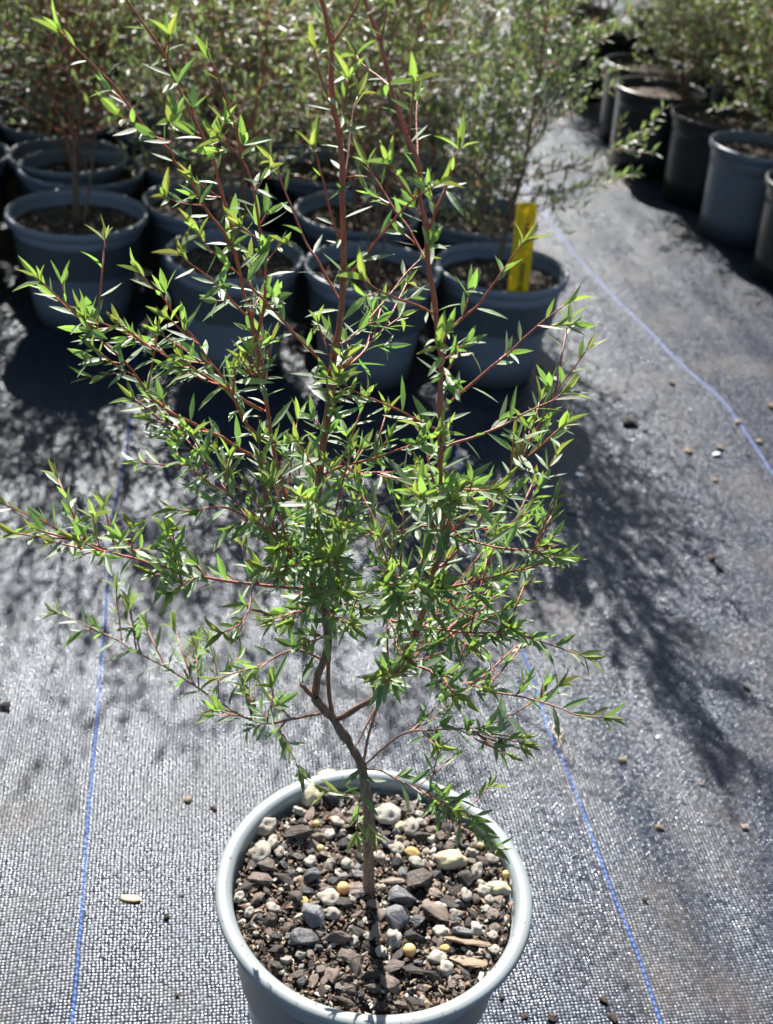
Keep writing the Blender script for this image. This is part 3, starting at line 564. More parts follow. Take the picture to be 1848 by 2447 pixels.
    ('b', 0.05, [(-0.0599, 0.5386, 0.433, 0.96), (-0.0612, 0.5381, 0.4327, 0.95), (-0.0694, 0.5351, 0.4399, 0.92), (-0.0767, 0.5325, 0.445, 0.89), (-0.0845, 0.5295, 0.4517, 0.85), (-0.0874, 0.5283, 0.4549, 0.84), (-0.0951, 0.5256, 0.4591, 0.8), (-0.1019, 0.5229, 0.4648, 0.77), (-0.1104, 0.5197, 0.4704, 0.73), (-0.1168, 0.517, 0.4763, 0.7), (-0.1233, 0.5137, 0.4848, 0.66), (-0.1286, 0.5096, 0.4981, 0.61), (-0.1351, 0.5059, 0.5078, 0.57), (-0.1415, 0.5023, 0.5165, 0.52), (-0.1461, 0.4994, 0.5243, 0.49), (-0.1507, 0.4967, 0.5304, 0.46), (-0.153, 0.495, 0.5349, 0.44), (-0.157, 0.4927, 0.5401, 0.41), (-0.1603, 0.4907, 0.5445, 0.38), (-0.1629, 0.489, 0.5484, 0.36)]),
    ('b', 0.05, [(-0.0668, 0.542, 0.4658, 0.9), (-0.0681, 0.5416, 0.4656, 0.89), (-0.0773, 0.5382, 0.4717, 0.84), (-0.0859, 0.5348, 0.4796, 0.78), (-0.0931, 0.5321, 0.4848, 0.73), (-0.1026, 0.5282, 0.4925, 0.66), (-0.1095, 0.5258, 0.4952, 0.62), (-0.118, 0.522, 0.5035, 0.55), (-0.1269, 0.5183, 0.51, 0.49), (-0.1368, 0.5141, 0.5173, 0.42), (-0.1453, 0.5106, 0.5221, 0.36), (-0.1486, 0.509, 0.5252, 0.33)]),
    ('b', 0.1, [(-0.0317, 0.5074, 0.382, 0.9), (-0.0334, 0.5063, 0.3827, 0.89), (-0.0382, 0.5023, 0.3902, 0.85), (-0.0442, 0.4965, 0.4022, 0.79), (-0.0441, 0.4963, 0.4026, 0.79), (-0.0482, 0.4893, 0.4191, 0.72), (-0.0522, 0.4847, 0.4284, 0.68), (-0.0566, 0.4809, 0.434, 0.64), (-0.061, 0.4776, 0.4372, 0.61), (-0.0663, 0.473, 0.4439, 0.56), (-0.0715, 0.4683, 0.4505, 0.52), (-0.075, 0.4652, 0.4541, 0.49), (-0.0795, 0.4616, 0.4566, 0.45), (-0.0844, 0.4576, 0.4576, 0.41), (-0.0888, 0.4538, 0.4578, 0.38), (-0.0945, 0.449, 0.4608, 0.33)]),
    ('b', 0.1, [(-0.0663, 0.4729, 0.444, 0.54), (-0.0736, 0.4819, 0.447, 0.51), (-0.0788, 0.4879, 0.4489, 0.49), (-0.0824, 0.492, 0.4501, 0.48), (-0.0863, 0.4969, 0.4522, 0.46), (-0.0917, 0.5021, 0.453, 0.44), (-0.0968, 0.5086, 0.4559, 0.42), (-0.106, 0.5183, 0.4592, 0.39), (-0.1115, 0.5243, 0.4615, 0.38), (-0.1163, 0.5298, 0.464, 0.36), (-0.1199, 0.5336, 0.4655, 0.35), (-0.126, 0.539, 0.4667, 0.33)]),
    ('b', 0.05, [(-0.0918, 0.5021, 0.4528, 0.42), (-0.0988, 0.506, 0.4502, 0.4), (-0.0944, 0.5091, 0.4482, 0.39), (-0.105, 0.5149, 0.4445, 0.36), (-0.1199, 0.5228, 0.4384, 0.33), (-0.1317, 0.529, 0.4348, 0.3)]),
    ('b', 0.1, [(-0.0784, 0.4875, 0.4488, 0.42), (-0.0783, 0.4881, 0.4558, 0.37), (-0.0784, 0.4886, 0.4616, 0.33), (-0.0782, 0.489, 0.4661, 0.3)]),
    ('b', 0.1, [(-0.0633, 0.5403, 0.4473, 0.84), (-0.0639, 0.5402, 0.4472, 0.84), (-0.0702, 0.5388, 0.4516, 0.8), (-0.0758, 0.5374, 0.4576, 0.77), (-0.0795, 0.5362, 0.4643, 0.74), (-0.0831, 0.5344, 0.4746, 0.7), (-0.087, 0.5326, 0.4845, 0.66), (-0.0916, 0.531, 0.4924, 0.62), (-0.0961, 0.5296, 0.4985, 0.58), (-0.1004, 0.5278, 0.5078, 0.54), (-0.1054, 0.5262, 0.5145, 0.5), (-0.1084, 0.5251, 0.5197, 0.47), (-0.1126, 0.5237, 0.5255, 0.44), (-0.1167, 0.5219, 0.5334, 0.4), (-0.122, 0.5204, 0.539, 0.36), (-0.1257, 0.519, 0.5446, 0.33)]),
    ('b', 0.1, [(-0.0775, 0.5432, 0.5186, 0.6), (-0.0788, 0.5413, 0.5188, 0.59), (-0.083, 0.5326, 0.5272, 0.55), (-0.0869, 0.5221, 0.538, 0.49), (-0.0913, 0.5109, 0.5488, 0.44), (-0.0943, 0.5036, 0.555, 0.4), (-0.0984, 0.4939, 0.5629, 0.35), (-0.0995, 0.489, 0.5678, 0.33)]),
    ('b', 0.1, [(-0.0325, 0.5045, 0.5075, 0.78), (-0.033, 0.5043, 0.5076, 0.78), (-0.0366, 0.5016, 0.5156, 0.74), (-0.0429, 0.4979, 0.5245, 0.7), (-0.0481, 0.4949, 0.5311, 0.66), (-0.0549, 0.4907, 0.5407, 0.61), (-0.0631, 0.4856, 0.5521, 0.54), (-0.0694, 0.4816, 0.5602, 0.49), (-0.0748, 0.4782, 0.5672, 0.45), (-0.0815, 0.474, 0.5749, 0.39), (-0.0858, 0.4713, 0.5797, 0.36), (-0.0882, 0.469, 0.5848, 0.33)]),
    ('b', 0.1, [(-0.0902, 0.5373, 0.5787, 0.36), (-0.0911, 0.5358, 0.5787, 0.35), (-0.0966, 0.5258, 0.5863, 0.3), (-0.1, 0.519, 0.5914, 0.26)]),
    ('b', 0.1, [(-0.0977, 0.5276, 0.5778, 0.36), (-0.0978, 0.5251, 0.5782, 0.36), (-0.1005, 0.4894, 0.5909, 0.3), (-0.101, 0.464, 0.602, 0.26)]),
    ('b', 0.1, [(-0.0718, 0.5383, 0.5585, 0.36), (-0.0754, 0.5199, 0.5695, 0.3), (-0.0773, 0.509, 0.5759, 0.26)]),
    ('b', 0.2, [(-0.0701, 0.5394, 0.5478, 0.36), (-0.0693, 0.538, 0.5484, 0.36), (-0.063, 0.5209, 0.5617, 0.3), (-0.0583, 0.509, 0.5703, 0.26)]),
    ('b', 0.1, [(-0.0754, 0.5359, 0.583, 0.36), (-0.0691, 0.5197, 0.5953, 0.3), (-0.0651, 0.509, 0.6032, 0.26)]),
    ('b', 0.1, [(-0.1094, 0.5137, 0.6049, 0.36), (-0.104, 0.4899, 0.6194, 0.3), (-0.101, 0.474, 0.6286, 0.26)]),
    ('b', 0.1, [(-0.1185, 0.506, 0.6162, 0.36), (-0.1186, 0.5051, 0.6163, 0.36), (-0.1201, 0.4893, 0.6227, 0.31), (-0.1209, 0.474, 0.6294, 0.26)]),
    ('b', 0.1, [(-0.0809, 0.5342, 0.5976, 0.36), (-0.0811, 0.5336, 0.5977, 0.36), (-0.0838, 0.5199, 0.6071, 0.31), (-0.0866, 0.509, 0.6134, 0.26)]),
    ('b', 0.1, [(-0.1117, 0.5213, 0.64, 0.36), (-0.1119, 0.5208, 0.64, 0.36), (-0.108, 0.5072, 0.6502, 0.3), (-0.1058, 0.499, 0.6561, 0.26)]),
    ('b', 0.1, [(-0.094, 0.5339, 0.5963, 0.36), (-0.0925, 0.5316, 0.605, 0.31), (-0.089, 0.529, 0.6142, 0.26)]),
    ('b', 0.1, [(-0.0311, 0.5075, 0.3781, 0.96), (-0.0329, 0.507, 0.3778, 0.95), (-0.0476, 0.5028, 0.3822, 0.9), (-0.0619, 0.4987, 0.3851, 0.85), (-0.0772, 0.4942, 0.3888, 0.8), (-0.0887, 0.4908, 0.3922, 0.75), (-0.0978, 0.4879, 0.3961, 0.72), (-0.1111, 0.4837, 0.4019, 0.67), (-0.122, 0.4801, 0.4075, 0.62), (-0.1326, 0.4766, 0.4123, 0.58), (-0.1398, 0.474, 0.4175, 0.55), (-0.1479, 0.4711, 0.4227, 0.51), (-0.1568, 0.4677, 0.4294, 0.47), (-0.1643, 0.4646, 0.4367, 0.43), (-0.1728, 0.4613, 0.4425, 0.39), (-0.1783, 0.459, 0.4473, 0.36)]),
    ('b', 0.1, [(-0.1398, 0.474, 0.4178, 0.36), (-0.1388, 0.4648, 0.4349, 0.3), (-0.1373, 0.459, 0.4456, 0.26)]),
    ('b', 0.1, [(-0.1244, 0.4793, 0.4086, 0.36), (-0.1241, 0.4786, 0.4097, 0.36), (-0.1216, 0.4669, 0.4288, 0.3), (-0.1199, 0.459, 0.441, 0.26)]),
    ('b', 0.1, [(-0.1039, 0.486, 0.3988, 0.36), (-0.1037, 0.4855, 0.3997, 0.36), (-0.101, 0.4679, 0.4278, 0.3), (-0.0997, 0.459, 0.4415, 0.26)]),
    ('b', 0.1, [(-0.0932, 0.4893, 0.3941, 0.42), (-0.097, 0.4667, 0.4053, 0.33), (-0.099, 0.449, 0.4133, 0.26)]),
    ('b', 0.1, [(-0.11, 0.4841, 0.4011, 0.36), (-0.1061, 0.4809, 0.4153, 0.3), (-0.105, 0.479, 0.4238, 0.26)]),
    ('b', 0.1, [(-0.0266, 0.5085, 0.3295, 0.66), (-0.0293, 0.5071, 0.3316, 0.64), (-0.0382, 0.5024, 0.3397, 0.59), (-0.0467, 0.4981, 0.3422, 0.54), (-0.0595, 0.4905, 0.3372, 0.46), (-0.0711, 0.4841, 0.3362, 0.39), (-0.0803, 0.479, 0.3358, 0.33)]),
    ('b', 0.2, [(-0.0664, 0.4974, 0.3861, 0.48), (-0.0661, 0.4938, 0.3859, 0.47), (-0.0654, 0.4772, 0.3851, 0.4), (-0.0675, 0.4645, 0.3858, 0.36), (-0.0737, 0.449, 0.3916, 0.3)]),
    ('b', 0.15, [(-0.0239, 0.5083, 0.2929, 0.9), (-0.0263, 0.5095, 0.2884, 0.89), (-0.0343, 0.5123, 0.2829, 0.86), (-0.0452, 0.5161, 0.2748, 0.83), (-0.0531, 0.5188, 0.2691, 0.8), (-0.0593, 0.5208, 0.2658, 0.78), (-0.0724, 0.5252, 0.2638, 0.74), (-0.0889, 0.5313, 0.2691, 0.68), (-0.0965, 0.5341, 0.2712, 0.66), (-0.104, 0.5369, 0.2742, 0.63), (-0.1146, 0.5409, 0.2778, 0.59), (-0.1268, 0.5453, 0.2816, 0.55), (-0.1421, 0.5506, 0.2844, 0.5), (-0.1575, 0.556, 0.2889, 0.45), (-0.1698, 0.5603, 0.2912, 0.41), (-0.1839, 0.5649, 0.293, 0.37), (-0.1964, 0.569, 0.2946, 0.33)]),
    ('b', 0.1, [(-0.055, 0.5194, 0.2681, 0.54), (-0.0517, 0.5155, 0.2682, 0.51), (-0.0449, 0.5059, 0.2671, 0.43), (-0.0395, 0.4958, 0.2647, 0.35), (-0.036, 0.489, 0.2632, 0.3)]),
    ('b', 0.1, [(-0.0897, 0.5316, 0.2696, 0.42), (-0.0902, 0.5343, 0.2718, 0.41), (-0.0926, 0.544, 0.2797, 0.36), (-0.097, 0.5529, 0.2864, 0.32), (-0.1003, 0.559, 0.291, 0.3)]),
    ('b', 0.1, [(-0.0586, 0.5206, 0.2662, 0.42), (-0.0577, 0.5176, 0.2766, 0.39), (-0.0548, 0.512, 0.2947, 0.33), (-0.0554, 0.509, 0.3045, 0.3)]),
    ('b', 0.1, [(-0.1095, 0.5389, 0.276, 0.42), (-0.11, 0.5402, 0.2743, 0.42), (-0.1158, 0.5678, 0.2657, 0.35), (-0.1162, 0.589, 0.2594, 0.3)]),
    ('b', 0.15, [(0.0012, 0.5051, 0.2511, 0.6), (0.0037, 0.5043, 0.2527, 0.59), (0.0121, 0.5018, 0.2548, 0.57), (0.0232, 0.4982, 0.2518, 0.53), (0.0353, 0.4943, 0.2508, 0.49), (0.0451, 0.4911, 0.2481, 0.45), (0.0558, 0.4876, 0.2475, 0.42), (0.0667, 0.484, 0.2446, 0.38), (0.0739, 0.4815, 0.2425, 0.36), (0.0778, 0.479, 0.2348, 0.33)]),
    ('b', 0.1, [(0.039, 0.493, 0.2493, 0.45), (0.0405, 0.4905, 0.2472, 0.44), (0.0524, 0.4804, 0.2465, 0.39), (0.0606, 0.4736, 0.2468, 0.36), (0.0717, 0.4643, 0.2488, 0.32), (0.0778, 0.459, 0.2494, 0.3)]),
    ('b', 0.15, [(0.0012, 0.5076, 0.2587, 0.48), (0.0001, 0.5069, 0.2596, 0.47), (0.0003, 0.5001, 0.2515, 0.42), (0.0017, 0.4941, 0.2446, 0.38), (0.0008, 0.485, 0.2341, 0.31), (0.0015, 0.479, 0.2272, 0.26)]),
    ('b', 0.2, [(0.0051, 0.5039, 0.2295, 0.36), (0.0043, 0.5037, 0.2295, 0.36), (-0.0054, 0.5016, 0.2324, 0.32), (-0.0127, 0.5001, 0.2347, 0.28), (-0.0175, 0.499, 0.2365, 0.26)]),
    ('b', 0.2, [(0.0069, 0.5033, 0.2188, 0.36), (0.0049, 0.5015, 0.2201, 0.35), (0.0064, 0.4951, 0.2168, 0.31), (0.0106, 0.489, 0.2155, 0.26)]),
    ('b', 0.05, [(-0.0353, 0.5068, 0.4093, 0.78), (-0.0393, 0.4916, 0.4186, 0.68), (-0.0444, 0.4694, 0.432, 0.53), (-0.0486, 0.449, 0.4443, 0.4)]),
    ('b', 0.05, [(-0.0326, 0.5071, 0.3963, 0.51), (-0.0382, 0.4847, 0.4131, 0.47), (-0.0431, 0.4605, 0.427, 0.43), (-0.0465, 0.439, 0.4386, 0.4)]),
    ('b', 0.05, [(-0.0357, 0.5067, 0.4162, 0.72), (-0.0287, 0.48, 0.4359, 0.59), (-0.0194, 0.439, 0.4673, 0.4)]),
    ('b', 0.05, [(-0.0307, 0.5075, 0.3759, 0.72), (-0.0376, 0.5229, 0.3598, 0.62), (-0.0446, 0.5413, 0.3372, 0.51), (-0.0529, 0.559, 0.3165, 0.4)]),
    ('b', 0.05, [(-0.0279, 0.5078, 0.3636, 0.72), (-0.021, 0.4898, 0.3751, 0.57), (-0.0133, 0.469, 0.3891, 0.4)]),
    ('b', 0.05, [(-0.0259, 0.5081, 0.3491, 0.66), (-0.0294, 0.4952, 0.3555, 0.54), (-0.0345, 0.479, 0.3658, 0.4)]),
    ('b', 0.05, [(-0.03, 0.5076, 0.3724, 0.72), (-0.0244, 0.4843, 0.3968, 0.56), (-0.0185, 0.459, 0.4221, 0.4)])
]
shrub = empty('potted_shrub', (BRANCHES[0][2][0][0], BRANCHES[0][2][0][1], SOIL_Z))
tag(shrub, 'open red-stemmed shrub with narrow green leaves growing from the front pot', 'shrub')
base = Vector(shrub.location)
rnd = random.Random(5)
def stem_age(x, r):                                   # thin wood is young and red, thick wood old and brown
    return max(0, min(1, (2.1 - r * 1000) / 1.1))
paths = []
for n_, (kind, leaf0, pts) in enumerate(BRANCHES):
    raw = [Vector((x, y, z)) - base for x, y, z, r in pts]
    if n_ == 0: raw = [raw[0] - Vector((0, 0, .012)), raw[0] + Vector((0, 0, .001)), raw[0].lerp(raw[1], .35)] + raw[1:]; pts = [(*pts[0][:3], 6.2), (*pts[0][:3], 5.0), pts[0]] + pts[1:]
    c = catmull(raw, 5); rr = []
    for i in range(len(pts) - 1): rr += [pts[i][3] + (pts[i + 1][3] - pts[i][3]) * k / 5 for k in range(5)]
    rr.append(pts[-1][3])
    if len(raw) == 2: c = [raw[0].lerp(raw[1], i / 5) for i in range(6)]
    path = [(p, r * .001) for p, r in zip(c, rr)]
    fine = resample(path, .0035)
    # small kinks at the leaf joints
    fine = [(p + Vector((noise.noise(p * 90), noise.noise(p * 90 + Vector((5, 1, 2))), noise.noise(p * 90 + Vector((1, 9, 4))))) * min(r * .55, .0007), r) for p, r in fine]
    paths.append((kind, leaf0, fine))
for n_, (kind, leaf0, path) in enumerate(paths):
    tb, lv = Tubes(), Leaves()
    tb.tube(path, 10 if path[0][1] > .0016 else 7, (lambda p, rr: stem_age(p, rr) * max(.06, min(1, (p.z + base.z - .24) / .16))), .42 if kind == 't' else .2)
    zt = path[-1][0].z + base.z
    dark = max(0, min(1, (.40 - zt) / .2))            # leaves low on the plant are older
    high = max(0, min(1, (zt - .50) / .12))
    if leaf0 < 1.5: leafy(path, lv, tb, rnd, leaf0, young_len=.032, base_age=.10 * (1 - dark), shoot=.26, step=.0043, zoff=base.z, dark=.25 * dark)
    # side twigs towards and away from the viewer, where the traced outline cannot show them
    L = sum((b[0] - a[0]).length for a, b in zip(path, path[1:]))
    if leaf0 < 1.5 and L > .07:
        for k in range(int(L / .018)):
            if path[0][0].z + base.z > .43 and k % 2: continue
            i = int(len(path) * rnd.uniform(max(leaf0, .15), .78)); p, r = path[i]
            if p.z + base.z > .52: continue
            t = (path[min(i + 1, len(path) - 1)][0] - path[i - 1][0]).normalized()
            sgn = rnd.choice((-1, 1)); d = (t * .75 + Vector((rnd.uniform(-.5, .5), sgn * 1.0, rnd.uniform(.1, .5)))).normalized()
            ln = rnd.uniform(.018, .042)
            tw = [(p, min(r, .0007)), (p + d * ln * .5 + Vector((0, 0, .002)), .00055), (p + d * ln + Vector((0, 0, .006)), .0004)]
            tb.tube(tw, 5, lambda p, rr: max(.3, min(1, (p.z + base.z - .2) / .16))); leafy(tw, lv, tb, rnd, .2, young_len=.02, shoot=.25, size=.9, dark=.25 * dark, zoff=base.z)
    nm = 'trunk' if kind == 't' else ('cut_stub' if leaf0 >= 1.5 and path[0][1] > .002 else 'branch')
    o = link_mesh(nm, mesh(nm, tb.v, tb.f, MAT['stem'], cols=tb.c), shrub)
    if lv.v: link_mesh('foliage', mesh('foliage', lv.v, lv.f, MAT['leaf'], smooth=False, cols=lv.c), o)

# ------------------------------------------------------------------ bark, pumice and beads on the potting mix
def hull_chip(rn, n=18, flat=.55, sub=False):
    bm = bmesh.new()
    for _ in range(n):
        v = Vector((rn.gauss(0, 1), rn.gauss(0, 1), rn.gauss(0, 1))).normalized() * rn.uniform(.78, 1)
        bm.verts.new((v.x * .5, v.y * .5, v.z * .5 * flat))
    r = bmesh.ops.convex_hull(bm, input=bm.verts)
    bmesh.ops.delete(bm, geom=[g for g in r['geom_interior'] if isinstance(g, bmesh.types.BMVert)], context='VERTS')
    bmesh.ops.bevel(bm, geom=list(bm.edges), offset=.035, segments=1, affect='EDGES', clamp_overlap=True)
    return bm

def rough_chip(name, rn, m, flat=.55, asp=1.0, ridge=.05, sub=2):
    """an angular chip of unit size with a splintery surface"""
    bm = hull_chip(rn, rn.randint(12, 20), flat)
    bmesh.ops.triangulate(bm, faces=bm.faces)
    bmesh.ops.subdivide_edges(bm, edges=[e for e in bm.edges if e.calc_length() > .18], cuts=1, use_grid_fill=True)
    bmesh.ops.triangulate(bm, faces=bm.faces)
    bm.normal_update(); off = Vector((rn.uniform(0, 9), rn.uniform(0, 9), rn.uniform(0, 9)))
    for v in bm.verts:
        q = Vector((v.co.x * 1.5, v.co.y * 9, v.co.z * 6)) + off
        v.co += v.normal * (ridge * noise.noise(q) + .04 * noise.noise(v.co * 5 + off))
        v.co.x *= asp
    me = bpy.data.meshes.new(name); bm.to_mesh(me); bm.free(); me.materials.append(m)
    me.polygons.foreach_set('use_smooth', [True] * len(me.polygons)); me.set_sharp_from_angle(angle=R(32)); return me

def pebble(name, rn, m, flat=.75, asp=1.0, lump=.16, sub=3):
    bm = bmesh.new(); bmesh.ops.create_icosphere(bm, subdivisions=sub, radius=.5)
    off = Vector((rn.uniform(0, 9), rn.uniform(0, 9), rn.uniform(0, 9)))
    for v in bm.verts:
        n = v.co.normalized()
        v.co = v.co * (1 + lump * 1.5 * noise.noise(n * 1.3 + off) + lump * .28 * noise.noise(n * 3.0 + off) + .035 * noise.noise(n * 11 + off))
        v.co.z *= flat; v.co.x *= asp
    me = bpy.data.meshes.new(name); bm.to_mesh(me); bm.free(); me.materials.append(m)
    me.polygons.foreach_set('use_smooth', [True] * len(me.polygons)); return me

rc = random.Random(21)
VAR = {'bark_chip': [rough_chip('bark_chip', rc, MAT['bark'], rc.uniform(.30, .55), rc.uniform(1.0, 1.8), .07) for _ in range(9)],
       'charcoal_chip': [rough_chip('charcoal_chip', rc, MAT['char'], rc.uniform(.5, .7), rc.uniform(1, 1.35), .035) for _ in range(6)],
       'pumice_pebble': [pebble('pumice_pebble', rc, MAT['pum'], rc.uniform(.55, .85), rc.uniform(1, 1.45), .34) for _ in range(8)],
       'cream_pebble': [pebble('cream_pebble', rc, MAT['cream'], .7, 1.25, .26)],
       'ochre_stone': [pebble('ochre_stone', rc, MAT['ochre'], .7, 1.2, .2)],
       'amber_bead': [pebble('amber_bead', rc, MAT['prill'], .95, 1.0, .03)],
       'wood_splinter': [rough_chip('wood_splinter', rc, MAT['wood'], .30, 3.2, .05), rough_chip('wood_splinter', rc, MAT['wood'], .30, 2.4, .06)]}
placed = []
def put(kind, x, y, size, label, cat, group=None, rz=None, tilt=.25, sink=.30, var=None, z=None, asp=(1, 1)):
    me = VAR[kind][rc.randrange(len(VAR[kind])) if var is None else var]
    o = link_mesh(kind, me)
    o.scale = (size * asp[0], size * asp[1], size)
    o.rotation_euler = (rc.uniform(-tilt, tilt), rc.uniform(-tilt, tilt), rc.uniform(0, 6.28) if rz is None else rz)
    hz = size * .30
    o.location = (POT.x + x, POT.y + y, (SOIL_Z if z is None else z) + hz * (1 - 2 * sink) + .0008)
    placed.append((x, y, size * .5 * max(asp)))
    return tag(o, label, cat, group)

